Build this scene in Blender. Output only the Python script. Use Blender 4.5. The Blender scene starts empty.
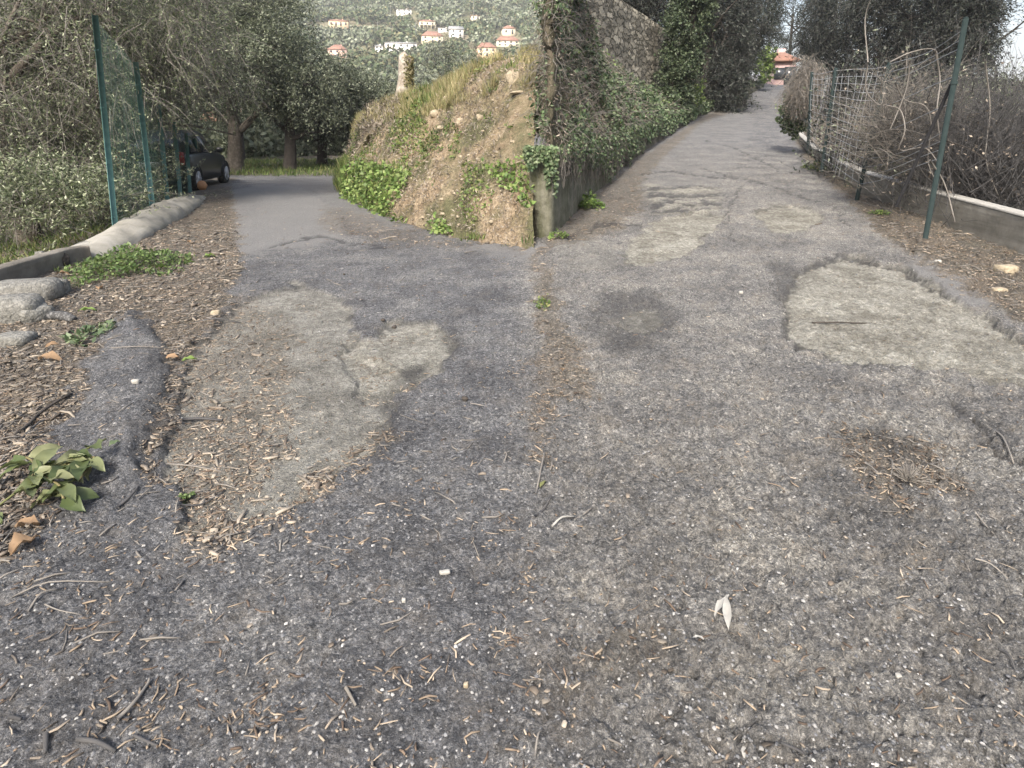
import bpy, math, random
import numpy as np
from mathutils import Vector
R = np.random.default_rng(7)
random.seed(7)
C = bpy.context.scene.collection
PI = math.pi
rad = math.radians
# ------------------------------------------------------------------ camera
F = 600.0; PY = 238.0; PITCH = rad(10); CZ = 1.5
cam = bpy.data.cameras.new('camera'); camo = bpy.data.objects.new('camera', cam); C.objects.link(camo)
camo.location = (0, 0, CZ); camo.rotation_euler = (PI/2 - PITCH, 0, 0)
cam.sensor_width = 36; cam.lens = F/1024*36; cam.shift_y = -(384-PY)/1024
cam.clip_start = .05; cam.clip_end = 5000
bpy.context.scene.camera = camo
cp, sp = math.cos(PITCH), math.sin(PITCH)
def proj(x, y, z):
    d = y*cp - (z-CZ)*sp
    v = y*sp + (z-CZ)*cp
    d = np.maximum(d, .05)
    return 512 + F*x/d, PY - F*v/d
def at(px, py, Y):
    v = -(py-PY)/F; k = Y/(cp+v*sp)
    return Vector(((px-512)/F*k, Y, CZ + k*(-sp+v*cp)))
# ------------------------------------------------------------------ noise
def _h(ix, iy, s):
    n = (ix.astype(np.int64)*374761393 + iy.astype(np.int64)*668265263 + s*1442695041) & 0xffffffff
    n = ((n ^ (n >> 13))*1274126177) & 0xffffffff
    n = ((n ^ (n >> 16))*2246822519) & 0xffffffff
    return ((n ^ (n >> 15)) & 0xffffff)/float(0xffffff)
def vn(x, y, s=0):
    x = np.asarray(x, float); y = np.asarray(y, float)
    ix = np.floor(x); iy = np.floor(y); fx = x-ix; fy = y-iy
    fx = fx*fx*(3-2*fx); fy = fy*fy*(3-2*fy)
    a = _h(ix, iy, s); b = _h(ix+1, iy, s); c = _h(ix, iy+1, s); d = _h(ix+1, iy+1, s)
    return (a*(1-fx)+b*fx)*(1-fy)+(c*(1-fx)+d*fx)*fy
def fbm(x, y, o=3, s=0):
    t = 0; a = .5; n = 0
    for i in range(o):
        t = t + a*vn(x*2**i+17*i, y*2**i-9*i, s+i); n += a; a *= .5
    return t/n*2-1
def ss(a, b, x):
    t = np.clip((x-a)/(b-a), 0, 1); return t*t*(3-2*t)
# ------------------------------------------------------------------ base terrain
_ZY = np.array([-5, 0, 4, 7.5, 12, 20, 35, 60, 90, 200.]); _ZZ = np.array([0, 0, .03, .15, .38, .93, 2.5, 6.0, 10, 12.])
def zR(y): return np.interp(y, _ZY, _ZZ)
XL_Y = [7.7, 10, 13, 15.8, 17.5, 20, 30, 90]; XL_X = [.1, -1.2, -3.1, -4.6, -5.1, -5.6, -6, -8]
XW_Y = [7.7, 12, 20, 35, 60, 90]; XW_X = [.25, 1.56, 4.27, 11, 24, 40]
def wR(x, y):
    lo = np.where(y < 10, np.interp(y, [0, 7.7, 10], [-1.5, -.9, -1.2]), np.interp(y, XL_Y, XL_X))
    hi = np.where(y < 12, np.interp(y, [0, 7.7, 12], [1.5, 1.1, 1.5]), np.interp(y, XW_Y, XW_X))
    return ss(lo, hi, x)
def base0(x, y):
    return wR(x, y)*zR(y)
def hit(px, py, dz=0.):
    Y = 8.
    v = -(py-PY)/F
    tz = (-sp+v*cp)/(cp+v*sp); tx = (px-512)/F/(cp+v*sp)
    lo, hi = .3, 120.
    for k in range(400):           # march then refine
        y = .5*1.016**k
        if CZ+tz*y <= float(base0(np.array(tx*y), np.array(y)))+dz: hi = y; lo = y/1.016; break
    for k in range(30):
        m = (lo+hi)/2
        if CZ+tz*m <= float(base0(np.array(tx*m), np.array(m)))+dz: hi = m
        else: lo = m
    return Vector((tx*hi, hi, CZ+tz*hi))
# lines used by several things
KERB = [hit(*p) for p in [(-60, 312), (10, 285), (72, 264), (92, 259), (120, 250), (150, 237), (176, 222), (200, 206), (206, 198)]]
KY = [-5]+[p.y for p in KERB]+[18, 24, 60]; KX = [KERB[0].x]+[p.x for p in KERB]+[-11.5, -18, -60]
PAR = [hit(*p) for p in [(1200, 318), (1100, 282), (1012, 250), (940, 223), (866, 195), (832, 174), (811, 156), (800, 143), (792, 128)]]
PYY = [-5]+[p.y for p in PAR]+[60, 90]; PXX = [PAR[0].x]+[p.x for p in PAR]+[30, 48]
def base(x, y):
    z = base0(x, y)
    kx = np.interp(y, KY, KX)
    z = z - .28*ss(.02, .5, kx-.1-x) - .5*ss(.5, 5, kx-x)
    px_ = np.interp(y, PYY, PXX)
    z = z - 1.1*ss(.05, .7, x-px_-.08)
    return z
def sdpoly(px, py, pts):
    n = len(pts); ins = np.zeros(px.shape, bool); dd = np.full(px.shape, 1e9)
    for i in range(n):
        x0, y0 = pts[i]; x1, y1 = pts[(i+1) % n]
        ex, ey = x1-x0, y1-y0
        t = np.clip(((px-x0)*ex+(py-y0)*ey)/(ex*ex+ey*ey+1e-9), 0, 1)
        dd = np.minimum(dd, np.hypot(px-x0-t*ex, py-y0-t*ey))
        c = ((y0 > py) != (y1 > py)) & (px < ex*(py-y0)/(ey if ey else 1e-9)+x0)
        ins ^= c
    return np.where(ins, dd, -dd)
def sdline(px, py, pts):
    dd = np.full(px.shape, 1e9)
    for (x0, y0), (x1, y1) in zip(pts[:-1], pts[1:]):
        ex, ey = x1-x0, y1-y0
        t = np.clip(((px-x0)*ex+(py-y0)*ey)/(ex*ex+ey*ey+1e-9), 0, 1)
        dd = np.minimum(dd, np.hypot(px-x0-t*ex, (py-y0-t*ey)))
    return dd
LIGHT = [  # worn pale layers: (polygon, depth, strength)
 ([(236, 300), (300, 282), (345, 300), (350, 332), (392, 372), (382, 430), (352, 465), (290, 505), (232, 540), (196, 522), (168, 482), (176, 430), (182, 385), (200, 340)], .03, .62),
 ([(345, 338), (400, 322), (446, 326), (458, 345), (440, 368), (400, 385), (365, 395), (345, 370)], .03, .8),
 ([(622, 250), (640, 232), (662, 218), (695, 211), (722, 216), (715, 230), (690, 252), (655, 262), (628, 262)], .035, 1.2),
 ([(750, 212), (775, 204), (810, 206), (826, 218), (806, 232), (770, 230)], .035, 1.),
 ([(790, 274), (812, 262), (850, 255), (905, 266), (960, 300), (1012, 330), (1080, 362), (1040, 385), (960, 372), (880, 362), (830, 358), (797, 340), (783, 310)], .042, .9),
 ([(628, 312), (650, 306), (664, 318), (655, 330), (634, 330)], .02, .7),
 ([(560, 246), (590, 236), (622, 246), (612, 268), (560, 275)], -.01, .25),
]
PALE = [([(228, 192), (262, 183), (300, 186), (330, 205), (345, 232), (322, 246), (230, 254)], 1.), ([(480, 232), (560, 246), (540, 262), (470, 250)], .8),
        ([(900, 266), (925, 262), (965, 282), (995, 306), (960, 304)], 1.), ([(620, 165), (700, 120), (740, 105), (755, 120), (740, 160), (715, 185), (660, 188)], .4),
        ([(250, 180), (335, 175), (338, 186), (420, 228), (380, 232), (300, 200)], .6)]
DIRT = [([(-80, 330), (0, 285), (90, 245), (205, 185), (232, 186), (240, 250), (235, 295), (205, 335), (182, 380), (174, 440), (150, 480), (132, 315), (105, 330), (75, 400), (40, 450), (10, 560), (-80, 600)], 1.),
        ([(534, 250), (560, 226), (600, 190), (640, 158), (705, 115), (745, 98), (748, 104), (700, 124), (655, 166), (640, 185), (640, 210), (615, 228), (560, 248), (556, 280), (566, 330), (606, 385), (562, 398), (550, 440), (545, 450), (540, 440), (540, 380), (536, 300)], .7),
        ([(792, 130), (806, 160), (838, 190), (868, 222), (905, 250), (960, 280), (1012, 318), (1120, 380), (1300, 380), (1300, 250), (1000, 240), (866, 192), (812, 150), (796, 120)], 1.),
        ([(322, 205), (360, 212), (430, 238), (470, 246), (420, 246), (360, 238), (320, 226)], .45),
        ([(225, 540), (300, 505), (360, 468), (388, 430), (380, 420), (340, 455), (280, 490), (215, 520)], .8),
        ([(340, 182), (350, 196), (400, 222), (470, 241), (525, 249), (525, 240), (470, 232), (400, 212), (350, 186)], .8),
        ([(848, 430), (900, 440), (940, 445), (940, 490), (890, 495), (850, 460)], .5),
        ([(560, 640), (650, 630), (680, 670), (600, 690), (560, 740), (540, 700)], .35),
        ([(175, 300), (240, 290), (300, 330), (290, 420), (270, 480), (215, 530), (170, 490), (178, 420)], .42)]
DARK = [([(600, 290), (660, 285), (684, 312), (676, 345), (620, 350), (585, 325)], .5), ([(440, 330), (462, 328), (468, 350), (448, 362)], .7),
        ([(392, 368), (420, 360), (428, 372), (400, 382)], .9), ([(845, 430), (880, 425), (930, 470), (900, 462), (870, 450)], .8),
        ([(130, 312), (150, 322), (166, 348), (170, 395), (158, 440), (135, 480), (150, 400), (148, 345)], .6),
        ([(384, 372), (400, 372), (402, 430), (372, 462), (360, 462), (380, 425)], .55), ([(770, 260), (800, 262), (788, 300), (776, 300)], .55),
        ([(940, 395), (1010, 420), (1012, 445), (960, 430)], .5)]
CRACK = [[(690, 455), (702, 478), (704, 510), (708, 545)], [(704, 528), (665, 542), (620, 545)], [(740, 585), (748, 640), (735, 700), (728, 768)],
         [(796, 268), (840, 254), (900, 266), (925, 285)], [(788, 280), (783, 320), (800, 345)], [(700, 168), (760, 182), (830, 205), (850, 225)],
         [(648, 190), (690, 184), (722, 190), (722, 196), (660, 197)], [(650, 202), (700, 205), (722, 200)], [(655, 212), (690, 207), (718, 210)],
         [(560, 238), (600, 224), (640, 226)], [(740, 185), (725, 215), (735, 240)], [(640, 175), (670, 170), (700, 176), (740, 178)], [(705, 140), (740, 150), (780, 170)],
         [(800, 490), (840, 455)], [(270, 245), (320, 236), (350, 244), (390, 246)], [(950, 400), (990, 440), (1012, 455)]]
LUMP = [(130, 312), (150, 326), (164, 348), (168, 395), (156, 440), (136, 478), (95, 486), (70, 460), (85, 400), (105, 345)]
LUMPR = [(540, 262), (560, 246), (606, 252), (614, 272), (560, 283)]
def masks(x, y):
    px, py = proj(x, y, base0(x, y))
    k = F/np.maximum(y, .8)
    w = (fbm(x*3, y*3, 3, 3)*.10 + fbm(x*11, y*11, 3, 5)*.06)*k
    w2 = (fbm(x*3+50, y*3, 3, 8)*.10 + fbm(x*11, y*11+9, 3, 6)*.06)*k*.45
    qx, qy = px+w, py+w2
    z = np.zeros(x.shape); light = z.copy(); pale = z.copy(); dirt = z.copy(); dark = z.copy(); hh = z.copy()
    for p, d, s in LIGHT:
        sd = sdpoly(qx, qy, p); m = ss(-1., 1., sd/(k*.008))
        light = np.maximum(light, m*s); hh -= d*m*(.7+.3*ss(6, 0, sd/(k*.03)))
        if d > 0: dark = np.maximum(dark, (.95 if d > .04 else .75)*ss(2.6, 0, np.abs(sd/(k*.008)-1.))*ss(.25, .6, vn(x*4, y*4, 77)))
    for p, s in PALE: pale = np.maximum(pale, s*ss(-1.5, 1.5, sdpoly(qx, qy, p)/(k*.03)))
    for p, s in DIRT: dirt = np.maximum(dirt, s*ss(-2, 2, (sdpoly(qx, qy, p)+fbm(x*9, y*9, 2, 31)*k*.1)/(k*.035)))
    for p, s in DARK:
        m = ss(-2.5, 2.5, sdpoly(qx, qy, p)/(k*.02)); dark = np.maximum(dark, s*m); hh -= .018*m*s
    for p in CRACK:
        d = sdline(qx, qy, p)/k/(.012+.012*vn(x*5, y*5, 44)); m = ss(1.3, .3, d)*(.35 if max(q_[1] for q_ in p) > 470 else 1)
        dark = np.maximum(dark, m*.8); hh -= .022*m
    m = ss(-1.5, 1.5, sdpoly(qx, qy, LUMP)/(k*.022)); hh += .055*m*ss(60, 150, qx+(qy-400)*.05); dirt = dirt*(1-m*ss(40, 110, qx+(qy-400)*.1))
    m = ss(-1.5, 1.5, sdpoly(qx, qy, LUMPR)/(k*.02)); hh += .03*m; dirt = dirt*(1-.8*m)
    pale = np.maximum(pale, .08*ss(-.2, .4, x)*(1-dirt))
    # broken slabs across the right-hand road
    m = ss(0, 2, sdpoly(qx, qy, [(643, 184), (722, 186), (724, 214), (650, 216)])/(k*.02))
    st = np.sin(qy*.8+fbm(x*1.3, y*2, 3, 71)*7)+.5*fbm(x*3, y*5, 2, 72); hh += .02*m*ss(-.2, .2, st); light = np.maximum(light, m*.8*ss(0, .5, st)); dark = np.maximum(dark, m*.7*ss(0, -.4, st))
    # orchard & outside
    out = np.maximum(ss(.0, .15, np.interp(y, KY, KX)-x), ss(0, .1, x-np.interp(y, PYY, PXX)))
    far = ss(20.5, 22, y)*(x < 0)
    kx2 = np.interp(y, [12, 15, 18, 20, 23], [-7.6, -7.6, -8.3, -9, -30])  # road edge by the car
    out = np.maximum(out, ss(0, .3, kx2-x)*(y > 12)*(x < 0)*.9)
    dirt = np.maximum(np.maximum(dirt, out), far)
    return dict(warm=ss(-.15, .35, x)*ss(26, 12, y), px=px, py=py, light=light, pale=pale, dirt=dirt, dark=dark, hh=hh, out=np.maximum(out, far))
def height(x, y, m=None):
    if m is None: m = masks(x, y)
    r = 1+1.2*m['dirt']-.45*m['pale']-.3*m['light']
    z = base(x, y) + m['hh'] + .015*fbm(x*.9, y*.9, 2, 11)
    rr = r*(1+1.5*ss(-.2, .4, x))
    z = z + r*.010*fbm(x*6, y*6, 3, 12) + rr*(.0075*fbm(x*24, y*24, 2, 13) + .0035*fbm(x*62, y*62, 1, 14))
    cr = 1-ss(0, .22, np.abs(fbm(x*17+fbm(x*9, y*9, 2, 22), y*17, 3, 21))); z = z - rr*.0075*cr*(1-.7*m['dirt'])
    cr = 1-ss(0, .25, np.abs(fbm(x*37, y*37, 2, 24))); z = z - rr*.004*cr*(1-.7*m['dirt'])*ss(6, 3, y)
    z = z + m['dirt']*.02*fbm(x*3, y*3, 2, 15)
    return z
def gz(x, y): return float(height(np.array([float(x)]), np.array([float(y)]))[0])
# ------------------------------------------------------------------ mesh builder
class MB:
    def __init__(s): s.v = []; s.q = []; s.t = []; s.n = 0; s.ng = []
    def add(s, v, q=None, t=None):
        v = np.asarray(v, float).reshape(-1, 3)
        if q is not None and len(q): s.q.append(np.asarray(q)+s.n)
        if t is not None and len(t): s.t.append(np.asarray(t)+s.n)
        s.v.append(v); s.n += len(v); return s
    def build(s, name, mat, parent=None, smooth=False, attrs=None):
        me = bpy.data.meshes.new(name)
        v = np.concatenate(s.v); q = np.concatenate(s.q) if s.q else np.zeros((0, 4), int); t = np.concatenate(s.t) if s.t else np.zeros((0, 3), int)
        me.vertices.add(len(v)); me.vertices.foreach_set('co', v.astype(np.float32).ravel())
        nl = len(q)*4+len(t)*3; me.loops.add(nl)
        me.loops.foreach_set('vertex_index', np.concatenate([q.ravel(), t.ravel()]).astype(np.int32))
        me.polygons.add(len(q)+len(t))
        st = np.concatenate([np.arange(len(q))*4, len(q)*4+np.arange(len(t))*3]).astype(np.int32)
        me.polygons.foreach_set('loop_start', st)
        if smooth: me.polygons.foreach_set('use_smooth', np.ones(len(q)+len(t), bool))
        me.update(calc_edges=True); me.validate()
        if attrs:
            for k_, a in attrs.items():
                at_ = me.attributes.new(k_, 'FLOAT', 'POINT'); at_.data.foreach_set('value', a.astype(np.float32))
        me.materials.append(mat)
        o = bpy.data.objects.new(name, me); C.objects.link(o)
        if parent is not None: o.parent = parent
        return o
    # --- shapes
    def box(s, c, sz, rz=0, bev=0, taper=1., rot=None):
        hx, hy, hz = sz[0]/2, sz[1]/2, sz[2]/2
        vs = []
        if bev <= 0:
            for z, k in ((-hz, 1), (hz, taper)):
                for x, y in ((-hx*k, -hy*k), (hx*k, -hy*k), (hx*k, hy*k), (-hx*k, hy*k)): vs.append((x, y, z))
            q = [(0, 3, 2, 1), (4, 5, 6, 7), (0, 1, 5, 4), (1, 2, 6, 5), (2, 3, 7, 6), (3, 0, 4, 7)]
        else:
            rings = []
            b = bev
            for z, ins in ((-hz, b), (-hz+b, 0), (hz-b, 0), (hz, b)):
                ax, ay = hx-ins, hy-ins
                rings.append([(-ax+b, -ay, z), (ax-b, -ay, z), (ax, -ay+b, z), (ax, ay-b, z), (ax-b, ay, z), (-ax+b, ay, z), (-ax, ay-b, z), (-ax, -ay+b, z)])
            for r in rings: vs += r
            q = []
            for k in range(3):
                for i in range(8):
                    j = (i+1) % 8; q.append((k*8+i, k*8+j, k*8+8+j, k*8+8+i))
            for o_, fl in ((0, 1), (24, 0)):
                f = [(0, 1, 2, 3), (0, 3, 4, 7), (4, 5, 6, 7)]
                for a in f: q.append(tuple(o_+i for i in (a[::-1] if fl else a)))
        v = np.array(vs)
        if rot is not None: v = v @ np.array(rot.to_matrix()).T
        cz, sz_ = math.cos(rz), math.sin(rz)
        v = np.stack([v[:, 0]*cz-v[:, 1]*sz_, v[:, 0]*sz_+v[:, 1]*cz, v[:, 2]], 1)+np.array(c)
        return s.add(v, q)
    def tubes(s, P, rd, S=4):      # P (N,K,3) rd (N,K)
        P = np.asarray(P, float); rd = np.asarray(rd, float); N, K, _ = P.shape
        T = np.gradient(P, axis=1); T /= np.linalg.norm(T, axis=2, keepdims=True)+1e-9
        ref = np.where(np.abs(T[:, :1, 2:3]) > .85, np.array([1., 0, 0]), np.array([0, 0, 1.]))
        ref = np.broadcast_to(ref, T.shape)
        U = np.cross(T, ref); U /= np.linalg.norm(U, axis=2, keepdims=True)+1e-9
        W = np.cross(T, U)
        a = np.arange(S)/S*2*PI
        V = P[:, :, None]+rd[:, :, None, None]*(np.cos(a)[None, None, :, None]*U[:, :, None]+np.sin(a)[None, None, :, None]*W[:, :, None])
        idx = np.arange(N*K*S).reshape(N, K, S)
        q = np.stack([idx[:, :-1], np.roll(idx, -1, 2)[:, :-1], np.roll(idx, -1, 2)[:, 1:], idx[:, 1:]], -1).reshape(-1, 4)
        return s.add(V.reshape(-1, 3), q)
    def tube(s, pts, rd, S=8, sub=3):
        P = np.array([tuple(p) for p in pts]); rd = np.array(rd if hasattr(rd, '__len__') else [rd]*len(P), float)
        if sub > 1 and len(P) > 2:   # catmull
            Pe = np.vstack([2*P[0]-P[1], P, 2*P[-1]-P[-2]]); o = []; ro = []
            for i in range(len(P)-1):
                for k in range(sub):
                    t = k/sub; a, b, c_, d = Pe[i:i+4]
                    o.append(.5*((2*b)+(-a+c_)*t+(2*a-5*b+4*c_-d)*t*t+(-a+3*b-3*c_+d)*t**3)); ro.append(rd[i]*(1-t)+rd[i+1]*t)
            o.append(P[-1]); ro.append(rd[-1]); P = np.array(o); rd = np.array(ro)
        n0 = s.n; s.tubes(P[None], rd[None], S)
        K = len(P)
        for base_, p in ((n0, P[0]), (n0+(K-1)*S, P[-1])):
            nn = s.n; s.add([p], t=None); s.t.append(np.array([(base_+i, base_+(i+1) % S, nn) for i in range(S)]))
        return s
    def blob(s, c, sz, seed=0, rz=0, nu=10, nv=7, amp=.25, ex=.75):
        th = np.linspace(0, PI, nv)[:, None]; ph = (np.arange(nu)/nu*2*PI)[None]
        d = np.stack([np.sin(th)*np.cos(ph), np.sin(th)*np.sin(ph), np.cos(th)*np.ones_like(ph)], -1)
        n = fbm(d[..., 0]*1.7+seed*3.1+d[..., 2], d[..., 1]*1.7-seed*1.7+d[..., 2]*1.3, 2, seed)
        r = 1+amp*2*n
        d = np.sign(d)*np.abs(d)**ex
        v = (d*r[..., None]).reshape(-1, 3)*np.array(sz)/2
        cz, s_ = math.cos(rz), math.sin(rz)
        v = np.stack([v[:, 0]*cz-v[:, 1]*s_, v[:, 0]*s_+v[:, 1]*cz, v[:, 2]], 1)+np.array(c)
        idx = np.arange(nu*nv).reshape(nv, nu)
        q = np.stack([idx[:-1], idx[1:], np.roll(idx, -1, 1)[1:], np.roll(idx, -1, 1)[:-1]], -1).reshape(-1, 4)
        return s.add(v, q)
    def leaves(s, c, d, n, L, W, fold=.0, wide=.45):
        d = d/(np.linalg.norm(d, axis=1, keepdims=True)+1e-9)
        sd = np.cross(d, n); sd /= np.linalg.norm(sd, axis=1, keepdims=True)+1e-9
        up = np.cross(sd, d)
        L = np.broadcast_to(np.asarray(L, float), (len(c),))[:, None]; W = np.broadcast_to(np.asarray(W, float), (len(c),))[:, None]
        a = c; b = c+d*L*wide+sd*W/2+up*W*fold; e = c+d*L+up*W*fold*.5; f = c+d*L*wide-sd*W/2+up*W*fold
        v = np.stack([a, b, e, f], 1).reshape(-1, 3)
        return s.add(v, np.arange(len(c)*4).reshape(-1, 4))
    def bigleaf(s, c, d, n, L, W, curl=.2):     # one detailed leaf, 6x2 grid
        d = Vector(d).normalized(); sd = d.cross(Vector(n)).normalized(); up = sd.cross(d)
        prof = [0.06, .55, .9, 1, .8, .45, .02]; vs = []
        for i, w in enumerate(prof):
            t = i/6; p = Vector(c)+d*L*t+up*(-curl*L*(t-.3)**2)
            for k in (-1, 0, 1): vs.append(p+sd*W/2*w*k+up*(abs(k)*W*.3*w+W*.13*math.sin(i*2.1+k*1.7+L*90)))
        q = []
        for i in range(6):
            for k in range(2): a = i*3+k; q.append((a, a+1, a+4, a+3))
        return s.add([tuple(v) for v in vs], q)
def rv(n, r=R):
    v = r.normal(size=(n, 3)); return v/(np.linalg.norm(v, axis=1, keepdims=True)+1e-9)
def tag(o, label=None, cat=None, group=None, kind=None):
    if label: o['label'] = label
    if cat: o['category'] = cat
    if group: o['group'] = group
    if kind: o['kind'] = kind
    return o
def empty(name, loc=(0, 0, 0), rz=0):
    o = bpy.data.objects.new(name, None); C.objects.link(o); o.location = loc; o.rotation_euler = (0, 0, rz); o.empty_display_size = .2
    return o
# ------------------------------------------------------------------ materials
class NT:
    def __init__(s, name, rough=.9, spec=.3):
        s.m = bpy.data.materials.new(name); s.m.use_nodes = True; s.t = s.m.node_tree; s.b = s.t.nodes['Principled BSDF']
        s.b.inputs['Roughness'].default_value = rough; s.b.inputs['Specular IOR Level'].default_value = spec
        s.g = s.n('ShaderNodeNewGeometry')
    def n(s, t, **k):
        x = s.t.nodes.new(t)
        for a, b in k.items(): setattr(x, a, b)
        return x
    def l(s, a, b): s.t.links.new(a, b)
    def noise(s, sc, det=4, ro=.6, vec=None):
        x = s.n('ShaderNodeTexNoise'); x.inputs['Scale'].default_value = sc; x.inputs['Detail'].default_value = det; x.inputs['Roughness'].default_value = ro
        s.l(vec or s.g.outputs['Position'], x.inputs['Vector']); return x.outputs['Fac']
    def vor(s, sc, feat='F1', out='Distance', vec=None):
        x = s.n('ShaderNodeTexVoronoi'); x.feature = feat; x.inputs['Scale'].default_value = sc
        s.l(vec or s.g.outputs['Position'], x.inputs['Vector']); return x.outputs[out]
    def ramp(s, f, st, interp='LINEAR'):
        x = s.n('ShaderNodeValToRGB'); cr = x.color_ramp; cr.interpolation = interp
        while len(cr.elements) < len(st): cr.elements.new(.5)
        for e, (p, c) in zip(cr.elements, st):
            e.position = p; e.color = (*c, 1) if hasattr(c, '__len__') else (c, c, c, 1)
        s.l(f, x.inputs['Fac']); return x.outputs['Color']
    def mix(s, f, a, b, mode='MIX'):
        x = s.n('ShaderNodeMix'); x.data_type = 'RGBA'; x.blend_type = mode
        for i, v in ((0, f), (6, a), (7, b)):
            if hasattr(v, 'is_output'): s.l(v, x.inputs[i])
            elif i == 0: x.inputs[0].default_value = v
            else: x.inputs[i].default_value = (*v, 1)
        return x.outputs[2]
    def math(s, op, a, b=0.):
        x = s.n('ShaderNodeMath', operation=op)
        for i, v in enumerate((a, b)):
            if hasattr(v, 'is_output'): s.l(v, x.inputs[i])
            else: x.inputs[i].default_value = v
        return x.outputs[0]
    def attr(s, name): x = s.n('ShaderNodeAttribute'); x.attribute_name = name; return x.outputs['Fac']
    def col(s, c):
        if hasattr(c, 'is_output'): s.l(c, s.b.inputs['Base Color'])
        else: s.b.inputs['Base Color'].default_value = (*c, 1)
        return s
    def bump(s, h, st=.5, dist=.01):
        x = s.n('ShaderNodeBump'); x.inputs['Strength'].default_value = st; x.inputs['Distance'].default_value = dist
        s.l(h, x.inputs['Height']); s.l(x.outputs[0], s.b.inputs['Normal']); return s
def leafmat(name, cols, trans=.25, rough=.55, nz=1.2):
    m = NT(name, rough, .35); n = len(cols)
    c = m.ramp(m.g.outputs['Random Per Island'], [((i+.5)/n, k) for i, k in enumerate(cols)])
    v = m.ramp(m.noise(nz, 2), [(.3, .6), (.7, 1.25)])
    c = m.mix(1., c, v, 'MULTIPLY'); m.col(c)
    tr = m.n('ShaderNodeBsdfTranslucent'); m.l(c, tr.inputs[0]); mx = m.n('ShaderNodeMixShader'); mx.inputs[0].default_value = trans
    out = m.t.nodes['Material Output']; m.l(m.b.outputs[0], mx.inputs[1]); m.l(tr.outputs[0], mx.inputs[2]); m.l(mx.outputs[0], out.inputs[0])
    return m.m
def surf(name, cols, sc=4, rough=.9, bump=.4, bs=30, bd=.01, spec=.3, det=6):
    m = NT(name, rough, spec); n = len(cols)
    c = m.ramp(m.noise(sc, det, .65), [(.25+.5*(i/max(1, n-1)), k) for i, k in enumerate(cols)])
    m.col(c); m.bump(m.noise(bs, 4), bump, bd); return m.m
def ground_mat(name='worn asphalt', isroad=True):
    m = NT(name, .85, .35)
    nd = m.n('ShaderNodeTexNoise'); nd.inputs['Scale'].default_value = 70; nd.inputs['Detail'].default_value = 3; m.l(m.g.outputs['Position'], nd.inputs['Vector'])
    va = m.n('ShaderNodeVectorMath', operation='SCALE'); m.l(nd.outputs['Color'], va.inputs[0]); va.inputs['Scale'].default_value = .022
    vb_ = m.n('ShaderNodeVectorMath', operation='ADD'); m.l(m.g.outputs['Position'], vb_.inputs[0]); m.l(va.outputs[0], vb_.inputs[1]); DV = vb_.outputs[0]
    st = m.vor(110, 'F1', 'Color', DV); st = m.ramp(st, [(.0, (.04, .041, .043)), (.35, (.082, .083, .084)), (.62, (.132, .132, .130)), (.86, (.21, .208, .20)), (1, (.5, .49, .47))])
    st2 = m.vor(47, 'F1', 'Color', DV); st2 = m.ramp(st2, [(.1, (.045, .047, .05)), (.6, (.12, .121, .122)), (.93, (.18, .178, .172)), (1, (.34, .335, .32))])
    cv = m.ramp(m.noise(58, 7, .85), [(.36, .25), (.5, .92), (.64, 1.85)])
    a = m.mix(.42, st, st2); fine = m.ramp(m.noise(260, 4, .8), [(.35, .55), (.62, 1.5)]); a = m.mix(.95, a, cv, 'MULTIPLY'); a = m.mix(.8, a, fine, 'MULTIPLY')
    big = m.ramp(m.noise(1.6, 5, .6), [(.33, (.62, .62, .635)), (.5, (.95, .95, .96)), (.68, (1.4, 1.38, 1.32))])
    a = m.mix(1., a, big, 'MULTIPLY')
    med = m.ramp(m.noise(13, 5, .75), [(.3, (.68, .675, .67)), (.65, (1.3, 1.28, 1.24))]); a = m.mix(1., a, med, 'MULTIPLY')
    dust = m.math('MULTIPLY', m.ramp(m.noise(5, 5, .75), [(.5, 0.), (.72, 1.)]), .4)
    a = m.mix(dust, a, (.21, .185, .15))
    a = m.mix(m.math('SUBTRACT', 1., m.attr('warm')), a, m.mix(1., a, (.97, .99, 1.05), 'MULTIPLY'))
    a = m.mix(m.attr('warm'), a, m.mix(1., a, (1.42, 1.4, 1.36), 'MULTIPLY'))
    # pale smooth
    pa = m.ramp(m.noise(60, 3), [(.3, (.14, .14, .138)), (.7, (.225, .222, .217))])
    a = m.mix(m.math('MULTIPLY', m.attr('pale'), .85), a, pa)
    # pale worn layer (concrete base)
    li = m.ramp(m.noise(22, 6, .75), [(.28, (.09, .085, .07)), (.45, (.21, .203, .175)), (.6, (.345, .337, .30)), (.75, (.5, .49, .45))])
    li = m.mix(1., li, m.ramp(m.noise(2.5, 5, .7), [(.35, (.6, .58, .54)), (.6, (1.15, 1.15, 1.13))]), 'MULTIPLY')
    li2 = m.ramp(m.vor(120, 'F1', 'Color'), [(.1, .7), (.9, 1.25)]); li = m.mix(.8, li, li2, 'MULTIPLY')
    a = m.mix(m.math('MINIMUM', m.math('MULTIPLY', m.attr('light'), 1.05), .96), a, li)
    dt = m.ramp(m.noise(38, 7, .8), [(.3, (.032, .028, .023)), (.45, (.085, .072, .057)), (.58, (.16, .14, .11)), (.72, (.28, .25, .205))])
    dl = m.ramp(m.noise(2.2, 4), [(.35, (.7, .72, .7)), (.6, (1.1, 1.05, 1.))]); dt = m.mix(1., dt, dl, 'MULTIPLY')
    f = m.math('MULTIPLY', m.attr('dirt'), m.ramp(m.noise(9, 5, .8), [(.25, .55), (.6, 1.)])); a = m.mix(f, a, dt)
    a = m.mix(m.math('MULTIPLY', m.attr('dark'), .85), a, (.028, .028, .03))
    m.col(a)
    h = m.math('ADD', m.math('MULTIPLY', m.vor(80, 'F1', 'Distance', DV), -.7), m.math('MULTIPLY', m.noise(75, 6, .8), 1.5))
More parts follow.
